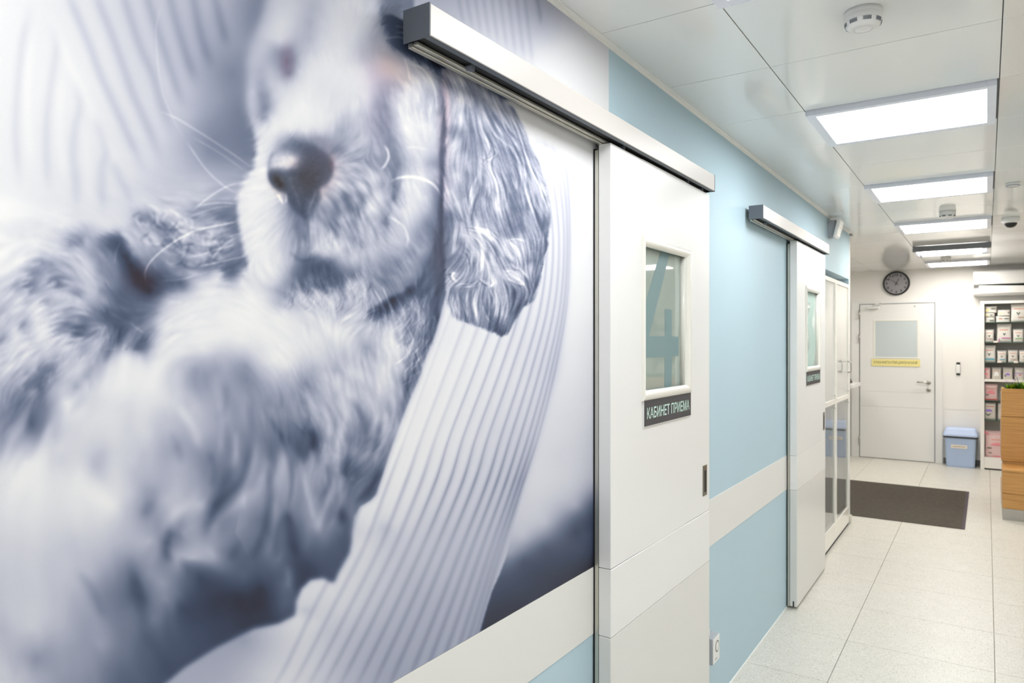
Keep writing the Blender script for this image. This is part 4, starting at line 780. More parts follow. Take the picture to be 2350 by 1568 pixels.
# ------------------------------------------------------------ sliding doors on the left wall
def sliding_door(name, y0, y1, digit, film, pane_m):
    d = struct(empty(name, (.04, (y0+y1)/2, 0)))
    x0, x1 = .020, .060
    wy0, wy1, wz0, wz1 = y0+.228, y0+.615, 1.395, 1.885
    bm = bmesh.new()
    bx(bm, x0, x1, y0, wy0, .896, 2.151, .0015, 1); bx(bm, x0, x1, wy1, y1, .896, 2.151, .0015, 1); bx(bm, x0, x1, wy0-.002, wy1+.002, .896, wz0, .0, 1); bx(bm, x0, x1, wy0-.002, wy1+.002, wz1, 2.151, .0, 1)
    fin('upper_panel', bm, M['door'], d)
    box('middle_panel', x0, x1+.0005, y0, y1, .694, .8945, M['door'], d, .0015, 1)
    box('lower_panel', x0, x1, y0, y1, .014, .6925, M['door_low'], d, .0015, 1)
    box('edge_strip', x0+.001, x1-.001, y1, y1+.004, .014, 2.150, M['door_edge'], d)
    bm = bmesh.new(); bx(bm, x0+.016, x1-.016, y0-.001, y0+.02, .0135, .045); fin('guide_slot', bm, M['slot'], d)
    # strip fixed to the wall side of the leaf
    bm = bmesh.new(); bx(bm, .0075, .0185, y0+.001, y1-.01, .012, 2.135); fin('sealing_strip', bm, M['alu_lip'], d)
    bm = bmesh.new(); bx(bm, .0024, .0074, y0+.0005, y1-.01, .012, 2.14); fin('rubber_gasket', bm, M['slot'], d)
    # window
    box('window_pane', x0+.012, x0+.024, wy0, wy1, wz0, wz1, pane_m, d)
    f = struct(empty('x', (0, 0, 0))); bpy.data.objects.remove(f)
    fr = bmesh.new(); w, p = .047, .014
    def bar(a, b, c, e, mitre):       # half-round profile between two corners, in the y-z plane
        prof = [(math.sin(PI*t/8), math.cos(PI*t/8)) for t in range(9)]
        ra = []; rb = []
        A, B = Vector((0, *a)), Vector((0, *b)); C_, E_ = Vector((0, *c)), Vector((0, *e))      # outer edge A-B, inner edge C-E
        for s, k in prof:
            t = (1-k)/2; ra.append(fr.verts.new(A.lerp(C_, t)+Vector((x1-.001+p*s, 0, 0)))); rb.append(fr.verts.new(B.lerp(E_, t)+Vector((x1-.001+p*s, 0, 0))))
        for i in range(8): fr.faces.new((ra[i], ra[i+1], rb[i+1], rb[i]))
    oy0, oy1, oz0, oz1 = wy0-.006, wy1+.052, wz0-.022, wz1+.022
    iy0, iy1, iz0, iz1 = wy0+.004, wy1+.004, wz0+.012, wz1-.012
    bar((oy0, oz1), (oy1, oz1), (iy0, iz1), (iy1, iz1), 1); bar((oy0, oz0), (oy1, oz0), (iy0, iz0), (iy1, iz0), 1)
    bar((oy0, oz0), (oy0, oz1), (iy0, iz0), (iy0, iz1), 1); bar((oy1, oz0), (oy1, oz1), (iy1, iz0), (iy1, iz1), 1)
    bx(fr, x0+.02, x1+.001, wy0-.001, wy0+.004, wz0, wz1); bx(fr, x0+.02, x1+.001, wy1-.001, wy1+.004, wz0, wz1)
    o = fin('window_frame', fr, M['cream'], d, smooth=False)
    for pl in o.data.polygons: pl.use_smooth = len(pl.vertices) == 4 and abs(pl.normal.x) < .999
    # film digit on the glass
    gx = x0+.0242; bm = bmesh.new()
    def quad(pts): extrude_poly(bm, [(gx, y, z) for y, z in pts], (.0005, 0, 0))
    Wd, Hh = wy1-wy0, wz1-wz0; P_ = lambda u, v: (wy0+Wd*u, wz1-Hh*v)
    if digit == '4':
        quad([P_(.52, 0), P_(.73, 0), P_(.24, .615), P_(.60, .615), P_(.60, .42), P_(.77, .42), P_(.77, .615), P_(.94, .615), P_(.94, .76), P_(.77, .76), P_(.76, 1.), P_(.59, 1.), P_(.60, .76), P_(0, .76), P_(0, .56)])
    else:
        out = [(.72, .0), (.98, .06), (.92, .20), (.80, .33), (.68, .42), (.88, .50), (1., .62), (1., .76), (.90, .90), (.70, 1.)]; inn = [(0, 1.), (0, .83), (.25, .84), (.42, .80), (.52, .72), (.50, .62), (.42, .52), (.22, .48), (.30, .38), (.50, .28), (.62, .16), (.0, .17), (0, 0)]
        extrude_poly(bm, [(gx, *P_(u, v)) for u, v in out+inn], (.0005, 0, 0))
    fin('film_digit', bm, film, d)
    # sign
    sy0, sy1, sz0, sz1 = y0+.236, y0+.664, 1.292, 1.378
    b_ = box('sign_backing', x1, x1+.0035, sy0-.002, sy1+.002, sz0-.004, sz1+.002, M['plastic'], d, .0008, 1)
    sg = box('sign_plate', x1+.003, x1+.0055, sy0, sy1, sz0, sz1, M['sign'], d, .0008, 1)
    text_mesh('lettering', 'КАБИНЕТ ПРИЕМА', (sy1-sy0)*.915, .0365, (x1+.0056, sy0+.018, sz0+.0225), (0, 1, 0), (0, 0, 1), M['sign_txt'], sg, .012, .0003)
    # recessed pull
    hy, hz0, hz1 = y1-.055, .962, 1.082
    h = box('handle', x1-.002, x1+.0022, hy-.023, hy+.023, hz0, hz1, M['bronze'], d, .0009, 1)
    h['label'] = 'dull metal recessed pull'
    box('finger_slot', x1+.0018, x1+.0026, hy-.009, hy+.011, hz0+.014, hz1-.022, M['slot'], h)
    return d
sliding_door('door_1', 1.893, 2.782, '4', M['digit'], M['frost'])
sliding_door('door_2', 4.356, 5.225, '3', M['digit2'], M['frost2'])

def rail(y0, y1, label, door_y0):
    r = tag(empty('sliding_door_rail', (.04, (y0+y1)/2, 2.16)), label, 'rail', 'aluminium door rails')
    bm = bmesh.new(); bx(bm, .082, .086, y0+.003, y1-.003, 2.158, 2.2205, .0012, 1); bx(bm, .016, .083, y0+.003, y1-.003, 2.2165, 2.2205)
    fin('cover', bm, M['alu'], r)
    bm = bmesh.new(); bx(bm, .02, .032, y0+.012, y1-.003, 2.150, 2.160, .001, 1); bx(bm, .034, .044, y0+.012, y1-.003, 2.153, 2.160, .001, 1); fin('lower_lip', bm, M['alu_lip'], r)
    bm = bmesh.new(); bx(bm, .02, .082, y0+.004, y1-.004, 2.163, 2.2155); fin('track_body', bm, M['slot'], r)
    bm = bmesh.new(); bx(bm, .068, .0815, y0+.004, y1-.004, 2.158, 2.164); fin('inner_flange', bm, M['alu_dark'], r)
    for yy, nm in ((y0, 'end_cap'), (y1-.003, 'end_cap')):
        box(nm, .018, .0865, yy, yy+.003, 2.156, 2.222, M['alu_dark'] if yy == y0 else M['black'], r, .0006, 1)
    for yy in (y0+.18, door_y0+.10, door_y0+.66, y1-.06):
        bm = bmesh.new(); cyl(bm, (.044, yy-.006, 2.159), .007, .016, 'x', 12); bx(bm, .046, .058, yy-.004, yy+.004, 2.152, 2.164); fin('roller_bracket', bm, M['alu_dark'], r)
rail(1.046, 2.772, 'long aluminium rail above the near sliding door, crossing the mural', 1.893)
rail(3.500, 5.225, 'aluminium rail above the far sliding door, on blue wall', 4.356)

# ------------------------------------------------------------ lamps
def ceiling_light(y, label, far=False, vis=True):
    t = tag(empty('ceiling_light', (.69, y+.27, H-.03)), label, 'lamp', 'square ceiling lamps in a row')
    x0, x1, y0, y1, z0 = .372, 1.008, y+.003, y+.545, H-.022
    bm = bmesh.new()
    for a in ((x0, x0+.036, y0, y1), (x1-.03, x1, y0, y1), (x0+.036, x1-.03, y0, y0+.03), (x0+.036, x1-.03, y1-.04, y1)): bx(bm, *a, z0, H+.004, .0012, 1)
    fin('frame', bm, M['lamp_frame'], t)
    bm = bmesh.new(); bx(bm, x0+.034, x1-.028, y0+.028, y1-.038, z0+.0015, z0+.006, .0, 1); fin('diffuser', bm, M['lamp_far'] if far else M['lamp'], t)
    return t
nm = {-.28: 'ceiling lamp panel behind the viewer, over the mural', 1.37: 'lamp panel cut by the top edge of the picture', 3.02: 'largest lit ceiling lamp panel, just beyond the smoke detector', 4.67: 'second lit ceiling lamp panel from the top of the picture',
      6.32: 'third lit lamp panel, with a smoke detector just before it', 9.62: 'farthest small lamp panel, above the end wall'}
for y in LY:
    if y != 7.97: ceiling_light(y, nm[y], y > 5)
for k, (xx, yy) in enumerate(((2.315, -.28), (2.315, 1.37), (2.315, 4.67), (2.315, 7.97), (-1.58, 8.52))):  # the right-hand panels are unseen lamps added to brighten mural and doors
    t = ceiling_light(yy, ('added fill lamp panel on the right, behind the viewer', 'added fill lamp panel on the right, beside the mural', 'added fill lamp panel on the right, level with the second lamp', 'added fill lamp panel out of view above the reception desk', 'ceiling lamp panel out of view in the side recess')[k], yy > 5); t.location.x += xx-.37-.0
    t.location.z -= .0015
# the deeper fitting with a rounded diffuser
t = tag(empty('ceiling_light', (.69, 8.24, H-.06)), 'deeper grey boxed lamp with softly rounded glowing diffuser', 'lamp')
for a in ((7.98, 8.005), (8.485, 8.51)): box('housing_side', .372, 1.008, *a, H-.055, H-.001, M['lamp_dark'], t, .002, 1)
for a in ((.372, .40), (.98, 1.008)): box('end_plate', *a, 8.005, 8.485, H-.055, H-.001, M['lamp_frame'], t)
bm = bmesh.new(); n = 12; pr = [(8.02+.45*i/n, H-.050-.022*math.sin(PI*i/n)) for i in range(n+1)]
extrude_poly(bm, [(.44, a, b) for a, b in pr], (.50, 0, 0)); fin('diffuser', bm, M['lamp_far'], t)

def smoke_detector(x, y, r, label, grp='white smoke detectors on the ceiling', vents=12):
    t = tag(empty('smoke_detector', (x, y, H)), label, 'smoke detector', grp)
    bm = bmesh.new(); lathe(bm, (x, y, H), [(0, .0), (r, 0), (r, -.012), (r*.985, -.014)]+[(r*1.0, -.0155), (r*1.0, -.024), (r*.95, -.030), (0, -.030)], 44); fin('base', bm, M['plastic'], t, True)
    bm = bmesh.new(); lathe(bm, (x, y, H), [(r*.95, -.0295), (r*.93, -.034), (r*.90, -.042), (r*.72, -.049), (r*.5, -.0515), (r*.46, -.049), (r*.40, -.0515), (0, -.053)], 44); fin('cap', bm, M['plastic'], t, True)
    for i in range(8):
        a0 = 2*PI*i/8+.15; bm = bmesh.new()
        for k in range(9):
            a = a0+k*.052; q = Vector((math.cos(a), math.sin(a), 0)); s_ = Vector((-math.sin(a), math.cos(a), 0)); c = Vector((x, y, 0))
            p = [c+q*(r*.955)+Vector((0, 0, H-.0315)), c+q*(r*.925)+Vector((0, 0, H-.041))]; w = s_*r*.018
            extrude_poly(bm, [p[0]-w, p[0]+w, p[1]+w, p[1]-w], q*.0012)
        fin('vent_slots', bm, M['lamp_dark'], t)
smoke_detector(.690, 2.195, .049, 'white slotted smoke detector nearest the viewer, before the largest lamp')
smoke_detector(.745, 5.93, .052, 'smoke detector between the second and third lamp panels')
smoke_detector(.60, 9.25, .05, 'tiny smoke detector between the two farthest lamps')
t = tag(empty('ceiling_sensor', (1.105, 5.07, H)), 'small flat white puck sensor right of the second lamp', 'sensor')
bm = bmesh.new(); lathe(bm, (1.105, 5.07, H), [(0, 0), (.036, 0), (.036, -.014), (.030, -.020), (0, -.021)], 32); fin('body', bm, M['plastic'], t, True)
bm = bmesh.new(); lathe(bm, (1.105, 5.07, H), [(.034, -.0145), (.0365, -.0155), (.0365, -.0185), (.03, -.0215)], 32); fin('rim', bm, M['grey_plastic'], t, True)
t = tag(empty('dome_camera', (1.128, 6.5, H)), 'white ceiling dome security camera with black bubble', 'camera')
bm = bmesh.new(); lathe(bm, (1.128, 6.5, H), [(0, 0), (.056, 0), (.060, -.012), (.060, -.030), (.050, -.040), (.040, -.043), (0, -.043)], 36); fin('body', bm, M['plastic'], t, True)
bm = bmesh.new(); lathe(bm, (1.128, 6.5, H), [(.041, -.0425), (.038, -.055), (.028, -.068), (.014, -.075), (0, -.077)], 36); b_ = fin('bubble', bm, M['black'], t, True); b_['label'] = 'black bubble'

# wall-mounted motion detector near the corner
t = tag(empty('motion_detector', (.0, 5.7, 2.32)), 'small white wedge-shaped motion detector high on blue wall near corner', 'detector')
bm = bmesh.new(); extrude_poly(bm, [(0.0, 5.66, 2.335), (.040, 5.66, 2.335), (.052, 5.66, 2.455), (0.0, 5.66, 2.455)], (0, .10, 0)); fin('bracket', bm, M['grey_plastic'], t)
bm = bmesh.new(); extrude_poly(bm, [(.038, 5.63, 2.325), (.062, 5.63, 2.330), (.094, 5.63, 2.452), (.068, 5.63, 2.458)], (0, .15, 0)); bmesh.ops.bevel(bm, geom=bm.edges[:], offset=.006, segments=3, affect='EDGES'); fin('body', bm, M['plastic'], t)
bm = bmesh.new(); bx(bm, .0, .055, 5.68, 5.72, 2.453, 2.462); fin('arm', bm, M['plastic'], t)
bm = bmesh.new(); extrude_poly(bm, [(.0635, 5.67, 2.345), (.0665, 5.67, 2.345), (.088, 5.67, 2.43), (.085, 5.67, 2.43)], (0, .07, 0)); fin('lens', bm, M['cream'], t)

# small chime box low on the blue wall, partly behind the near door
t = tag(empty('door_chime', (.025, 2.90, .2)), 'small white box with round grille low on blue wall beside near door', 'chime')
box('body', .004, .046, 2.868, 2.955, .236, .345, M['grey_plastic'], t, .005, 3)
box('front_cover', .0455, .0475, 2.871, 2.953, .239, .342, M['plastic'], t, .0009, 1)
bm = bmesh.new(); cyl(bm, (.0474, 2.922, .300), .024, .0008, 'x', 32); fin('grille_ring', bm, M['bronze'], t)
bm = bmesh.new(); cyl(bm, (.0480, 2.922, .300), .018, .0008, 'x', 32); fin('button', bm, M['plastic'], t)
box('mark', .0474, .0479, 2.895, 2.918, .2515, .2545, M['alu_dark'], t)
bm = bmesh.new(); tube(bm, [(.012, 2.895, .34), (.012, 2.895, .362), (.012, 2.897, .376), (.012, 2.90, .384)], [.013, .013, .011, .004], 14); fin('plug', bm, M['plastic'], t, True)

# ------------------------------------------------------------ glass cabinet in the niche
t = tag(empty('glass_cabinet', (-.2, 5.95, 0)), 'tall white glass-fronted cabinet set in the blue wall niche', 'cabinet')
CY0, CY1, CF = NY0+.005, 6.615, .006
bm = bmesh.new(); bx(bm, -.40, -.385, CY0, CY1, .03, 2.04); bx(bm, -.385, -.025, CY0, CY0+.015, .03, 2.04); bx(bm, -.385, -.025, CY1-.015, CY1, .03, 2.04); bx(bm, -.385, -.025, CY0, CY1, 2.025, 2.04); bx(bm, -.385, -.025, CY0, CY1, .03, .05)
fin('body', bm, M['white_wall'], t)
for z in (.42, .78, 1.10, 1.42, 1.74): box('shelf', -.38, -.06, CY0+.016, CY1-.016, z-.006, z+.006, M['white_wall'], t)
for k, (a, b) in enumerate(((CY0, 5.985), (5.99, CY1))):
    bm = bmesh.new(); w = .03
    bx(bm, -.02, CF, a, a+w, .025, 2.04, .0015, 1); bx(bm, -.02, CF, b-w, b, .025, 2.04, .0015, 1)
    for z0, z1 in ((.025, .155), (1.078, 1.112), (2.012, 2.04)): bx(bm, -.02, CF-.0005, a+w, b-w, z0, z1)
    d = fin('door', bm, M['cream'], t)
    for z0, z1 in ((.155, 1.078), (1.112, 2.012)):
        box('pane', -.009, -.004, a+w, b-w, z0, z1, M['corr'] if z0 < 1 else M['milky'], d)
    for z in (1.045, 1.14):
        kn = bmesh.new(); lathe(kn, (CF+.001, b-.055, z), [(0, -.002), (.006, -.002), (.006, .004), (.003, .007), (0, .008)], 14)
        fin('lock_knob', kn, M['steel'], d, True)
bm = bmesh.new(); tube(bm, [(CF, 6.53, 1.30), (CF+.022, 6.53, 1.302), (CF+.026, 6.53, 1.315), (CF+.026, 6.53, 1.375), (CF+.022, 6.53, 1.388), (CF, 6.53, 1.39)], .0045, 10)
h = fin('handle', bm, M['steel'], t, True); h['label'] = 'steel bow handle'
bm = bmesh.new(); bx(bm, -.3, .0, CY0+.02, CY1-.02, 0, .025); fin('plinth', bm, M['slot'], t)
def inside(name, label, cat, x, y, z, w, d, h, m, m2):
    e = tag(empty(name, (x, y, z)), label, cat); box('body', x-w/2, x+w/2, y-d/2, y+d/2, z, z+h, m, e, .004, 2); box('lid', x-w/2+.008, x+w/2-.008, y-d/2+.008, y+d/2-.008, z+h-.001, z+h+.02, m2, e, .003, 2)
inside('storage_tub', 'green-lidded tub on the top shelf of the glass cabinet', 'tub', -.2, 5.50, 1.746, .16, .12, .10, M['plastic'], M['teal'])
inside('storage_tub', 'white tub beside the green-lidded one in the glass cabinet', 'tub', -.2, 5.72, 1.746, .14, .12, .08, M['plastic'], M['plastic'])
inside('paper_box', 'beige paper box on the lowest upper shelf of glass cabinet', 'box', -.2, 5.65, 1.106, .20, .30, .12, M['paper'], M['paper'])
inside('paper_box', 'taller beige box right of the lower one, inside glass cabinet', 'box', -.2, 6.25, 1.106, .20, .26, .20, M['paper'], M['paper'])

# ------------------------------------------------------------ rug
e = tag(empty('door_mat', (.0, 7.8, 0)), 'dark grey rectangular carpet mat on the terrazzo floor', 'mat')
bm = bmesh.new(); X0, X1, Y0, Y1 = -.95, .805, 6.965, 8.70; nx, ny = 4, 116
for j in range(ny):
    a, b = Y0+(Y1-Y0)*j/ny, Y0+(Y1-Y0)*(j+1)/ny; z = .0085 if j % 2 else .0070
    vs = [bm.verts.new(p) for p in ((X0, a, z), (X1, a, z), (X1, b, z), (X0, b, z))]; bm.faces.new(vs)
bx(bm, X0, X1, Y0, Y1, .0004, .0066); fin('pile', bm, M['rug'], e)
box('edge_strip', .80, .828, Y0, Y1, .0004, .0075, M['rug_edge'], e, .002, 1); box('edge_strip', X0-.02, X0+.002, Y0, Y1, .0004, .0075, M['rug_edge'], e, .002, 1)

# ------------------------------------------------------------ end wall door
d = struct(empty('door_3', (0, 10.56, 0)))
bm = bmesh.new(); bx(bm, -.545, -.449, 10.545, YF, 0, 2.085, .002, 1); bx(bm, .432, .512, 10.545, YF, 0, 2.085, .002, 1); bx(bm, -.449, .432, 10.545, YF, 2.056, 2.085); fin('door_frame', bm, M['door'], d)
bm = bmesh.new(); bx(bm, -.449, .432, 10.562, 10.58, 0, 2.056); fin('door_gap', bm, M['grey_plastic'], d)
lf = bmesh.new(); yl = 10.535; bx(lf, -.437, .422, yl, yl+.035, .008, .690); bx(lf, -.437, .422, yl, yl+.035, .891, 2.045); leaf = fin('door_leaf', lf, M['door'], d)
box('middle_panel', -.437, .422, yl-.0005, yl+.03, .6915, .8895, M['plastic'], d)
bm = bmesh.new()
for a in ((-.275, -.255, 1.332, 1.838), (.232, .252, 1.332, 1.838), (-.255, .232, 1.332, 1.348), (-.255, .232, 1.822, 1.838)): bx(bm, a[0], a[1], yl-.006, yl+.001, a[2], a[3], .0015, 1)
wf = fin('window_frame', bm, M['cream'], d); box('window_pane', -.256, .234, yl-.002, yl-.0003, 1.347, 1.823, M['far_pane'], wf)
sg = box('sign_plate', -.297, .265, yl-.0085, yl-.0062, 1.228, 1.320, M['yellow'], d); box('sign_backing', -.29, .26, yl-.0062, yl, 1.235, 1.315, M['paper'], d)
text_mesh('lettering', 'МАНИПУЛЯЦИОННАЯ', .50, .040, (-.268, yl-.0088, 1.254), (1, 0, 0), (0, 0, 1), M['grey_txt'], sg, .01, .0003)
bm = bmesh.new()
for z in (.931, 1.027): lathe(bm, (.360, yl, z), [(0, -.009), (.020, -.009), (.026, -.006), (.026, 0), (0, 0)], 26, 'y')
rs = fin('lock_plate', bm, M['steel'], d, True)
bm = bmesh.new(); tube(bm, [(.360, yl-.008, 1.027), (.360, yl-.045, 1.027), (.348, yl-.055, 1.027), (.30, yl-.055, 1.029), (.232, yl-.053, 1.031)], .0095, 12)
h = fin('handle', bm, M['steel'], d, True); h['label'] = 'steel lever handle'
box('keyhole', .357, .363, yl-.0095, yl-.0088, .922, .940, M['black'], d)
for z in (1.86, 1.54, .17):
    bm = bmesh.new(); cyl(bm, (-.444, yl-.004, z), .009, .115, 'z', 14); fin('hinge', bm, M['steel'], d, True)
bm = bmesh.new(); bx(bm, -.345, -.205, yl-.045, yl-.001, 1.985, 2.018, .006, 2); cl = fin('door_closer', bm, M['plastic'], d)
bm = bmesh.new(); tube(bm, [(-.275, yl-.03, 2.02), (-.275, yl-.03, 2.04), (-.24, yl-.08, 2.046), (-.17, yl-.03, 2.048), (-.20, yl+.008, 2.062)], .006, 8); fin('closer_arm', bm, M['alu'], d)
bm = bmesh.new(); cyl(bm, (.205, yl-.008, 2.010), .009, .008, 'y', 14); fin('door_stud', bm, M['steel'], d)
box('strike_plate', .424, .432, yl+.005, yl+.02, .94, 1.04, M['steel'], d)

# clock
cxk, czk, R = -.009, 2.318, .158
t = tag(empty('wall_clock', (cxk, YF, czk)), 'round black-rimmed wall clock with grey dial above the end door', 'clock')
bm = bmesh.new(); lathe(bm, (cxk, YF, czk), [(R*.87, -.012), (R*.89, -.030), (R*.95, -.036), (R, -.028), (R, 0), (0, 0)], 64, 'y'); fin('rim', bm, M['black'], t, True)
bm = bmesh.new(); cyl(bm, (cxk, YF-.016, czk), R*.9, .012, 'y', 64); dl = fin('dial', bm, M['dial'], t)
for n_ in range(1, 13):
    a = PI/2-2*PI*n_/12; s_ = str(n_); w = .021*len(s_); x, z = cxk+.112*math.cos(a), czk+.112*math.sin(a)
    text_mesh('numeral', s_, w*(.55 if n_ == 1 else 1), .031, (x-w/2, YF-.0165, z-.0155), (1, 0, 0), (0, 0, 1), M['dial_ink'], dl, .035, .0004)
def hand(nm_, ang, L0, w, yy):
    q = Vector((math.sin(ang), 0, math.cos(ang))); s_ = Vector((math.cos(ang), 0, -math.sin(ang))); c = Vector((cxk, yy, czk)); bm = bmesh.new()
    extrude_poly(bm, [c-q*.03-s_*w, c+q*L0-s_*w*.6, c+q*L0+s_*w*.6, c-q*.03+s_*w], (0, -.001, 0)); fin(nm_, bm, M['dial_ink'], t)
hand('hour_hand', math.radians(26), .068, .0045, YF-.019); hand('minute_hand', math.radians(-49), .078, .0032, YF-.021)
bm = bmesh.new(); cyl(bm, (cxk, YF-.024, czk), .008, .006, 'y', 16); fin('hub', bm, M['dial_ink'], t)

# small wall device between door and display
t = tag(empty('wall_intercom', (.68, YF, 1.13)), 'narrow grey wall intercom with black ends right of end door', 'intercom')
box('back_plate', .660, .702, YF-.014, YF, 1.128, 1.290, M['black'], t, .003, 2); box('cover', .658, .700, YF-.030, YF-.013, 1.152, 1.262, M['plastic'], t, .006, 2)

# waste bin
t = tag(empty('waste_bin', (.71, 10.38, 0)), 'light blue plastic bin with sloped lid and black liner by the display', 'bin')
bm = bmesh.new()
def ring(cx, cy, hx, hy, r, z, n=6):
    out = []
    for k, (sx, sy) in enumerate(((1, 1), (-1, 1), (-1, -1), (1, -1))):
        for i in range(n+1):
            a = PI/2*k+PI/2*i/n; out.append(bm.verts.new((cx+sx*(hx-r)+r*math.cos(a), cy+sy*(hy-r)+r*math.sin(a), z)))
    return out
def loft(rs):
    for a, b in zip(rs, rs[1:]):
        for i in range(len(a)): bm.faces.new((a[i], a[(i+1) % len(a)], b[(i+1) % len(a)], b[i]))
bcx, bcy = .709, 10.44
rs = [ring(bcx, bcy, .146, .098, .03, .001), ring(bcx, bcy, .150, .102, .03, .02), ring(bcx, bcy, .164, .112, .03, .365)]; loft(rs); bm.faces.new(rs[0][::-1]); bm.faces.new(rs[-1]); bb = fin('body', bm, M['bin'], t)
bm = bmesh.new(); rs = [ring(bcx, bcy, .178, .122, .03, .362), ring(bcx, bcy, .186, .127, .034, .372), ring(bcx, bcy, .180, .124, .03, .384)]; loft(rs); bm.faces.new(rs[0][::-1]); bm.faces.new(rs[-1]); l = fin('liner_edge', bm, M['black'], t); l['label'] = 'black bin liner edge'
bm = bmesh.new(); rs = [ring(bcx, bcy, .181, .124, .03, .383), ring(bcx, bcy, .181, .124, .03, .405), ring(bcx, bcy+.004, .160, .100, .03, .470), ring(bcx, bcy+.004, .150, .090, .03, .480)]; loft(rs); bm.faces.new(rs[0][::-1]); bm.faces.new(rs[-1]); l = fin('lid', bm, M['bin_lid'], t); l['label'] = 'paler blue sloped lid'
sy = bcy-.112
bm = bmesh.new(); extrude_poly(bm, [(.610, sy+.0005, .235), (.780, sy+.0005, .235), (.780, sy-.0035, .280), (.610, sy-.0035, .280)], (0, -.0014, 0)); lb = fin('paper_label', bm, M['paper'], t)
bm = bmesh.new()
for i in range(14): bx(bm, .632+i*.0092, .632+i*.0092+.0066, sy-.0042, sy-.0032, .254, .2605)
fin('fine_print', bm, M['grey_txt'], lb)
# ledge at far left with a dark bag
t = tag(empty('wall_counter', (-.9, 9.9, 0)), 'white counter ledge poking out behind the wall corner', 'counter')
box('worktop', -1.5, -.40, 9.75, 10.30, .968, 1.018, M['door'], t, .006, 2); box('support', -1.48, -.62, 9.80, 10.28, .0, .968, M['door_low'], t, .002, 1)
t = tag(empty('handbag', (-.7, 10.0, 1.018)), 'dark brown wedge of a bag on the white counter ledge', 'bag')
bm = bmesh.new(); extrude_poly(bm, [(-.95, 9.93, 1.0185), (-.455, 9.93, 1.0185), (-.50, 9.93, 1.10), (-.57, 9.93, 1.24), (-.66, 9.93, 1.33), (-.95, 9.93, 1.33)], (0, .14, 0)); bmesh.ops.bevel(bm, geom=bm.edges[:], offset=.012, segments=2, affect='EDGES'); fin('body', bm, M['glossy_brown'], t)
bm = bmesh.new(); tube(bm, [(-.88, 10.0, 1.32), (-.86, 10.0, 1.42), (-.80, 10.0, 1.46), (-.74, 10.0, 1.42), (-.72, 10.0, 1.32)], .008, 8); fin('strap', bm, M['glossy_brown'], t, True)

# ------------------------------------------------------------ air conditioner
t = tag(empty('air_conditioner', (1.28, YF, 2.1)), 'white wall air conditioner above the display shelves', 'air conditioner')
ax0, ax1 = .845, 1.745
bm = bmesh.new(); pr = [(YF, 2.115), (10.40, 2.115), (10.365, 2.135), (10.357, 2.20)]; pr2 = [(10.345, 2.250), (10.335, 2.33), (10.345, 2.395), (10.37, 2.412), (YF, 2.415)]
extrude_poly(bm, [(ax0, a, b) for a, b in pr+[(10.44, 2.205), (10.44, 2.246)]+pr2], (ax1-ax0, 0, 0)); fin('body', bm, M['plastic'], t)
bm = bmesh.new(); bx(bm, ax0+.05, ax1-.05, 10.43, 10.445, 2.206, 2.246); fin('air_slot', bm, M['slot'], t)
bm = bmesh.new(); extrude_poly(bm, [(ax0+.055, 10.338, 2.138), (ax1-.055, 10.338, 2.138), (ax1-.055, 10.338, 2.205), (ax0+.055, 10.338, 2.236)], (0, .012, 0)); fin('louvre', bm, M['plastic'], t)
for xx in (ax0-.004, ax1-.002): box('side_cap', xx, xx+.006, 10.37, YF, 2.12, 2.41, M['plastic'], t, .002, 1)

# ------------------------------------------------------------ display shelving along the end wall
t = tag(empty('display_cabinet', (2.2, 10.46, 0)), 'white display cabinet with glass shelves of pet food along end wall', 'cabinet')
DX0, DX1, DF = .915, 3.50, 10.352
bm = bmesh.new()
for a, b in ((DX0, DX0+.040), (2.19, 2.23), (DX1-.04, DX1)): bx(bm, a, b, DF, YF-.002, 0, 2.045, .002, 1)
bx(bm, DX0+.04, DX1-.04, DF, YF-.002, 2.013, 2.045); bx(bm, DX0+.04, DX1-.04, DF+.004, YF-.002, .018, .147); fin('carcass', bm, M['white_wall'], t)
box('back_panel', DX0+.04, DX1-.04, YF-.012, YF-.004, .147, 2.013, M['cab_back'], t); box('plinth', DX0+.02, DX1-.02, DF+.02, YF-.01, 0, .018, M['slot'], t)
for z in (1.787, 1.543, 1.301, .839, .600): box('glass_shelf', DX0+.041, DX1-.041, DF+.006, YF-.012, z-.006, z, M['shelf_glass'], t)
box('wooden_shelf', DX0+.041, DX1-.041, DF-.003, YF-.012, 1.068, 1.098, M['cream'], t, .002, 1)
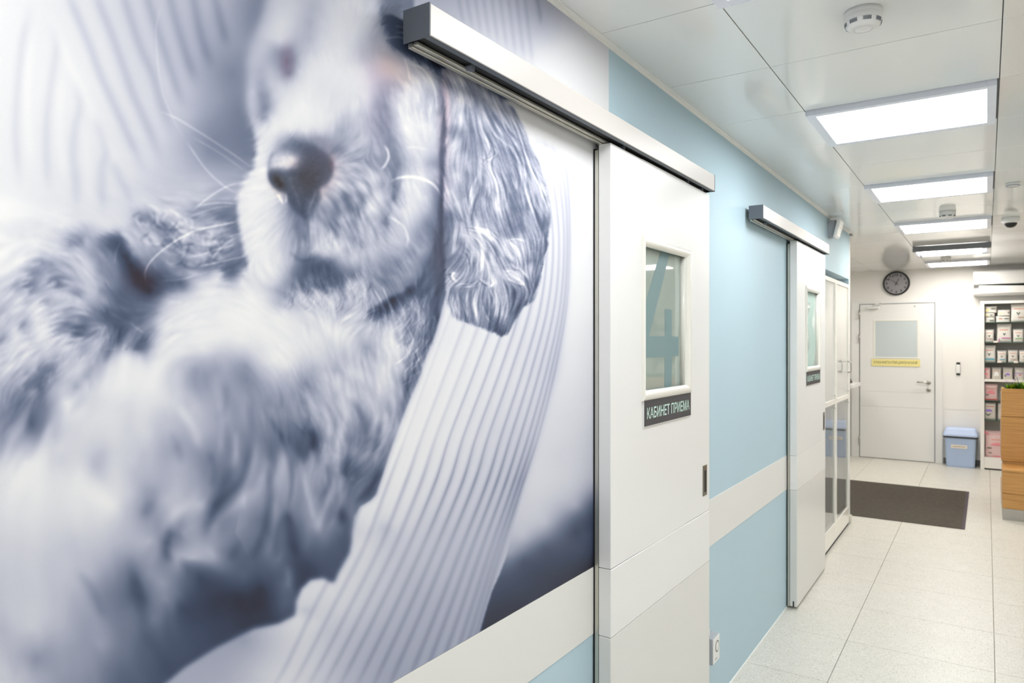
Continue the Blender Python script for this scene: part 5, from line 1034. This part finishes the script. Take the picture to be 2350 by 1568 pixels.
# foil pouches
pcount = [0]
def pouch(x0, x1, z0, z1, label, body='pouch', art=(), y=10.395, dep=.07, flat=False):
    """a soft bag: flattened at the top seam, fuller towards the base; art = list of (kind, u0, u1, v0, v1, ink)"""
    z0 += .0006; cx = (x0+x1)/2; e = tag(empty('food_pouch', (cx, y+dep/2, z0)), label, 'pouch', 'pet food pouches in the display')
    bm = bmesh.new(); nu, nv = 8, 8; rows = []
    def dpt(v): return dep*(.16+.84*(math.sin(PI*(.12+.62*(1-v)))**.8 if not flat else .8)) if v < .97 else dep*.07
    for j in range(nv+1):
        v = j/nv; hw = (x1-x0)/2*(1-.05*math.sin(PI*v)+(.0 if v < .9 else .0)); dd = dpt(v)/2; row = []
        for i in range(16):
            a = 2*PI*i/16; ca, sa = math.cos(a), math.sin(a)
            row.append(bm.verts.new((cx+hw*math.copysign(abs(ca)**.45, ca), y+dep/2+dd*math.copysign(abs(sa)**.7, sa), z0+(z1-z0)*v)))
        rows.append(row)
    for a, b in zip(rows, rows[1:]):
        for i in range(16): bm.faces.new((a[i], a[(i+1) % 16], b[(i+1) % 16], b[i]))
    bm.faces.new(rows[0][::-1]); bm.faces.new(rows[-1]); bb = fin('bag', bm, M[body], e, True)
    for kind, u0, u1, v0, v1, ink in art:
        X0_, X1_, Z0_, Z1_ = x0+(x1-x0)*u0, x0+(x1-x0)*u1, z0+(z1-z0)*v0, z0+(z1-z0)*v1; vm = (v0+v1)/2
        yf = y+dep/2-dpt(vm)/2-.0016; sl = (dpt(v0)-dpt(v1))/2; bm = bmesh.new()
        def Q(x, z): return (x, y+dep/2-dpt((z-z0)/(z1-z0))/2-.0018, z)
        if kind == 'band': extrude_poly(bm, [Q(X0_, Z0_), Q(X1_, Z0_), Q(X1_, Z1_), Q(X0_, Z1_)], (0, -.0008, 0))
        elif kind == 'words':                     # small raised-print letter blocks
            n_ = 9; w = (X1_-X0_)/n_
            for i in range(n_): extrude_poly(bm, [Q(X0_+i*w, Z0_), Q(X0_+i*w+w*.7, Z0_), Q(X0_+i*w+w*.7, Z1_-(i % 3)*(Z1_-Z0_)*.12), Q(X0_+i*w, Z1_-(i % 2)*(Z1_-Z0_)*.15)], (0, -.0008, 0))
        elif kind == 'vee': xm = (X0_+X1_)/2; extrude_poly(bm, [Q(X0_, Z1_), Q(X0_+(xm-X0_)*.5, Z1_), Q(xm, (Z0_+Z1_)/2), Q(X1_-(X1_-xm)*.5, Z1_), Q(X1_, Z1_), Q(xm, Z0_)], (0, -.0008, 0))
        elif kind == 'dome': xm = (X0_+X1_)/2; n_ = 10; extrude_poly(bm, [Q(xm+(X1_-xm)*math.cos(PI*i/n_), Z0_+(Z1_-Z0_)*math.sin(PI*i/n_)) for i in range(n_+1)], (0, -.0008, 0))
        fin('print', bm, M[ink], bb)
    pcount[0] += 1; return e
W1, VEE = ('words', .2, .82, .70, .76, 'ink_orange'), ('vee', .34, .62, .40, .56, 'ink_dark')
S1, S2, S3, S4, S5, S6, S7 = 1.787, 1.543, 1.301, 1.098, .839, .600, .147
pouch(.962, 1.063, S1, 1.852, 'bottom white pouch of the three stacked flat, top shelf left', 'pouch', [('words', .45, .9, .2, .5, 'ink_dark')], dep=.09, flat=True)
pouch(.962, 1.063, 1.853, 1.902, 'middle white pouch of the three stacked flat, top shelf left', 'pouch', [('band', .02, .35, .35, .6, 'yellow'), ('words', .5, .75, .3, .6, 'ink_dark')], dep=.09, flat=True)
pouch(.960, 1.083, 1.903, 1.986, 'topmost white pouch of the stack, top shelf left corner', 'pouch', [('dome', .05, .35, .25, .6, 'yellow'), ('words', .5, .85, .5, .68, 'ink_dark')], dep=.09, flat=True)
pouch(1.070, 1.214, S1, 1.862, 'lower white pouch of the pair lying in the middle, top shelf', 'pouch', [('words', .2, .45, .5, .7, 'ink_orange'), ('words', .6, .9, .5, .68, 'ink_dark')], dep=.09, flat=True)
pouch(1.086, 1.214, 1.863, 1.938, 'upper white pouch of the pair lying in the middle, top shelf', 'pouch', [('words', .12, .4, .3, .45, 'yellow'), ('words', .8, .95, .4, .6, 'ink_dark')], dep=.09, flat=True)
pouch(1.219, 1.374, S1, 2.006, 'big upright white pouch with brown strip, top shelf right', 'pouch', [('words', .16, .86, .70, .75, 'ink_orange'), ('vee', .34, .6, .36, .54, 'ink_dark'), ('band', .46, .95, .22, .28, 'ink_tan')])
pouch(.958, 1.053, S2, 1.702, 'small white pouch at the left of the second shelf', 'pouch', [W1, VEE, ('band', .3, .9, .26, .30, 'ink_tan')])
pouch(1.079, 1.229, S2, 1.778, 'tall white pouch with magenta strip on second shelf', 'pouch', [('words', .2, .78, .62, .67, 'ink_orange'), ('vee', .4, .6, .34, .48, 'ink_dark'), ('band', .33, .92, .20, .25, 'ink_pink'), ('band', .14, .20, .02, .2, 'ink_pink')])
pouch(1.240, 1.346, S2, 1.703, 'small white pouch with green strip on second shelf', 'pouch', [W1, VEE, ('band', .2, .85, .27, .32, 'ink_green')])
pouch(.957, 1.070, S3, 1.509, 'tall white pouch with light blue strip, third shelf left', 'pouch', [('words', .05, .75, .68, .73, 'ink_orange'), ('vee', .26, .56, .36, .54, 'ink_dark'), ('band', .08, .9, .15, .23, 'ink_blue')])
pouch(1.083, 1.178, S3, 1.447, 'small white pouch with faint blue strip, third shelf', 'pouch', [W1, VEE, ('band', .3, .88, .22, .28, 'ink_blue')])
pouch(1.190, 1.290, S3, 1.455, 'small white pouch with tan strip, third shelf, centre', 'pouch', [W1, VEE, ('band', .3, .85, .24, .28, 'ink_tan')])
pouch(1.300, 1.398, S3, 1.452, 'small white pouch on third shelf cut by the picture edge', 'pouch', [W1, VEE, ('band', .3, .85, .24, .28, 'ink_tan')])
pouch(.957, 1.016, S4, 1.238, 'narrow pink pouch at the left of the white shelf', 'pouch_pink', [('dome', .0, .6, .35, .55, 'ink_rose'), ('band', .0, .5, .75, .9, 'ink_rose')])
pouch(1.030, 1.126, S4, 1.240, 'grey pouch with white round patch on the white shelf', 'pouch_grey', [('dome', .22, .74, .28, .66, 'plastic'), ('words', .2, .8, .68, .73, 'ink_orange')])
pouch(1.139, 1.240, S4, 1.242, 'grey pouch with violet arch on the white shelf', 'pouch_grey', [('dome', .28, .72, .36, .52, 'ink_violet'), ('words', .2, .8, .66, .70, 'ink_tan'), ('band', .2, .3, .22, .38, 'ink_dark')])
pouch(1.255, 1.352, S4, 1.244, 'grey pouch with red mark on white shelf behind the flowers', 'pouch_grey', [('words', .1, .9, .5, .56, 'ink_violet'), ('band', .45, .7, .36, .42, 'ink_red')])
pouch(.957, 1.091, S5, 1.040, 'wide pouch with rose dome just below the white shelf', 'pouch_pink', [('words', .12, .84, .68, .74, 'ink_orange'), ('dome', .18, .80, .40, .62, 'ink_rose'), ('band', .0, 1., .02, .08, 'ink_red'), ('band', .10, .3, .3, .36, 'ink_dark')])
pouch(.957, 1.072, S6, .815, 'pearl pouch with purple dome on the second lowest shelf', 'pouch_grey', [('words', .2, .85, .74, .80, 'ink_orange'), ('dome', .06, .7, .48, .60, 'ink_violet'), ('vee', .05, .6, .22, .36, 'ink_dark')])
pouch(1.090, 1.175, S6, .822, 'pearl pouch beside the reception desk, second lowest shelf', 'pouch_grey', [('words', .2, .85, .66, .72, 'ink_orange')])
pouch(.958, 1.165, S7, .468, 'large pink and white sack standing on the cabinet base', 'pouch_pink', [('words', .35, .95, .66, .70, 'ink_orange'), ('dome', .3, .92, .46, .56, 'ink_rose'), ('words', .12, .34, .33, .38, 'ink_dark'), ('words', .2, .36, .15, .19, 'ink_dark'), ('band', .0, .98, .86, .97, 'ink_rose'), ('band', .4, .95, .02, .06, 'ink_rose')], dep=.10)
# more stock further along, seen mirrored in the door window
rp = random.Random(8); extra = []
for z, hh in ((S1, .20), (S2, .22), (S3, .19), (S4, .15), (S5, .19), (S6, .20), (S7, .36)):
    x = 1.42 if z != S7 else 1.22
    while x < 3.30:
        w = rp.uniform(.11, .19)
        if not (x < 2.23 and x+w > 2.185): extra.append((x, x+w, z, z+hh*rp.uniform(.75, .98)))
        x += w+rp.uniform(.02, .05)
inks = ['ink_blue', 'ink_green', 'ink_pink', 'ink_tan', 'ink_violet', 'ink_red']
names_ = {S1: 'top', S2: 'second', S3: 'third', S4: 'white', S5: 'fifth', S6: 'sixth', S7: 'lowest'}
for k, (a, b, c, dd) in enumerate(extra):
    pouch(a, b, c, dd, 'pet food pouch on the %s shelf, beyond the picture edge' % names_[c], 'pouch', [('words', .2, .8, .66, .72, 'ink_orange'), ('vee', .3, .66, .34, .56, 'ink_dark'), ('band', .1, .9, .10, .18, inks[k % 6])])
for k, (x, z) in enumerate(((1.045, S2), (1.085, S3), (1.245, S3))):
    o = box('price_tag', x, x+.045, DF-.002, DF+.004, z-.002, z+.020, M['paper']); tag(o, ('white price tag on second shelf beside the tall magenta pouch', 'white price tag left of the red dot, third shelf', 'white price tag at the right of the third shelf')[k], 'price tag', 'price tags')

# ------------------------------------------------------------ reception desk
t = tag(empty('reception_desk', (2.1, 8.2, 0)), 'oak reception desk with low step and steel plinth', 'desk')
X0, X1, YA, YU, YK = 1.092, 3.0, 7.54, 7.92, 8.45
bm = bmesh.new(); bx(bm, X0, X1, YU, YK, .872, 1.075, .002, 1); bx(bm, X0, X1, YU, YU+.025, 1.073, 1.125, .001, 1); bx(bm, X0, X1, 8.18, 8.205, 1.073, 1.118, .001, 1); bx(bm, X0, X0+.022, YU+.025, 8.18, 1.073, 1.125); bx(bm, X1-.022, X1, YU+.025, 8.18, 1.073, 1.125); fin('planter_box', bm, M['oak'], t)
box('upper_panel', X0-.003, X1, YU+.001, YK, .462, .869, M['oak'], t, .002, 1)
box('bench_top', X0, X1, YA, YU+.003, .420, .440, M['oak'], t, .002, 1)
box('bench_front', X0, X1, YA+.004, YU, .232, .4185, M['oak'], t, .002, 1)
box('lower_panel', X0, X1, YA+.010, YK, .098, .230, M['oak'], t, .002, 1); box('counter_core', X0+.01, X1-.01, YU+.01, YK-.01, .2305, .4615, M['oak'], t)
box('plinth', X0+.001, X1-.001, YA+.006, YK-.01, 0, .097, M['steel'], t, .001, 1)
box('soil', X0+.023, X1-.023, YU+.026, 8.179, 1.076, 1.108, M['leaf_dark'], t)
# flower clumps planted along the desk top
def leaf(bm, base, d, L0, w, droop):
    d = Vector(d).normalized(); s_ = d.cross(Vector((0, 0, 1)));
    if s_.length < .01: s_ = Vector((1, 0, 0))
    s_.normalize(); p = Vector(base); prev = None
    for k, ww in enumerate((.3, 1., .8, .05)):
        q = p+s_*w*ww/2; r_ = p-s_*w*ww/2; a, b = bm.verts.new(q), bm.verts.new(r_)
        if prev: bm.faces.new((prev[0], prev[1], b, a))
        prev = (a, b); p = p+d*L0/3; d = (d+Vector((0, 0, -droop))).normalized()
def clump(seed, x, y, scale=1.):
    r = random.Random(seed); e = empty('flowering_plant', (x, y, 1.108)); 
    for mn, cnt, ll in (('leaf_lime', 26, .075), ('leaf_mid', 34, .07), ('leaf_dark', 22, .06)):
        bm = bmesh.new()
        for k in range(cnt):
            a = r.uniform(0, 2*PI); q = Vector((math.cos(a)*r.uniform(.2, 1), math.sin(a)*r.uniform(.2, 1), r.uniform(.3, 1.2)))
            leaf(bm, (x+r.uniform(-.03, .03), y+r.uniform(-.03, .03), 1.107), q, ll*r.uniform(.8, 1.4)*scale, r.uniform(.008, .016), r.uniform(.1, .4))
        f = fin('foliage', bm, M[mn], e); f['kind'] = 'stuff'
    for k in range(3):
        a = r.uniform(0, 2*PI); hx_, hy_ = x+math.cos(a)*.035, y+math.sin(a)*.03; hz = 1.122+r.uniform(.07, .11)*scale
        bm = bmesh.new(); tube(bm, [(x, y, 1.107), ((x+hx_)/2, (y+hy_)/2, 1.107+(hz-1.107)*.6), (hx_, hy_, hz)], .0013, 5); fin('stem', bm, M['leaf_mid'], e)
        bm = bmesh.new()
        for i in range(6):
            b_ = 2*PI*i/6; leaf(bm, (hx_, hy_, hz), (math.cos(b_), math.sin(b_), .25), .027, .020, .2)
        cyl(bm, (hx_, hy_, hz-.002), .003, .005, 'z', 8); fin('flower', bm, M['petal_dark' if (k == 2 or seed % 4 == 3) else 'petal_pink'], e)
    bm = bmesh.new(); leaf(bm, (x, y, 1.107), (.1, 0, 1), .12*scale, .006, .05); fin('tall_blade', bm, M['leaf_lime'], e)
    return e
def copy_tree(o, parent=None):
    c = o.copy(); COL.objects.link(c); c.parent = parent
    for ch in o.children: copy_tree(ch, c)
    return c
P1 = clump(1, 1.165, 8.02, .9); tag(P1, 'low lime-leaved flowering clump at the left end of desk planter', 'plant', 'flowers along the desk planter')
P2 = clump(2, 1.235, 8.03, 1.15); tag(P2, 'second flowering clump in the desk planter, with lilac blooms', 'plant', 'flowers along the desk planter')
P3 = clump(3, 1.305, 8.05, 1.3); tag(P3, 'third flowering clump in desk planter, with dark blue blooms', 'plant', 'flowers along the desk planter')
for k in range(19):
    src = (P1, P2, P3)[k % 3] if k else P2; c = copy_tree(src); c.location = (1.385+k*.082, 8.03+.02*((k*7) % 3-1), 1.108); c.rotation_euler.z = k*1.7
    c['label'] = 'flowering clump in the desk planter beyond the picture edge'
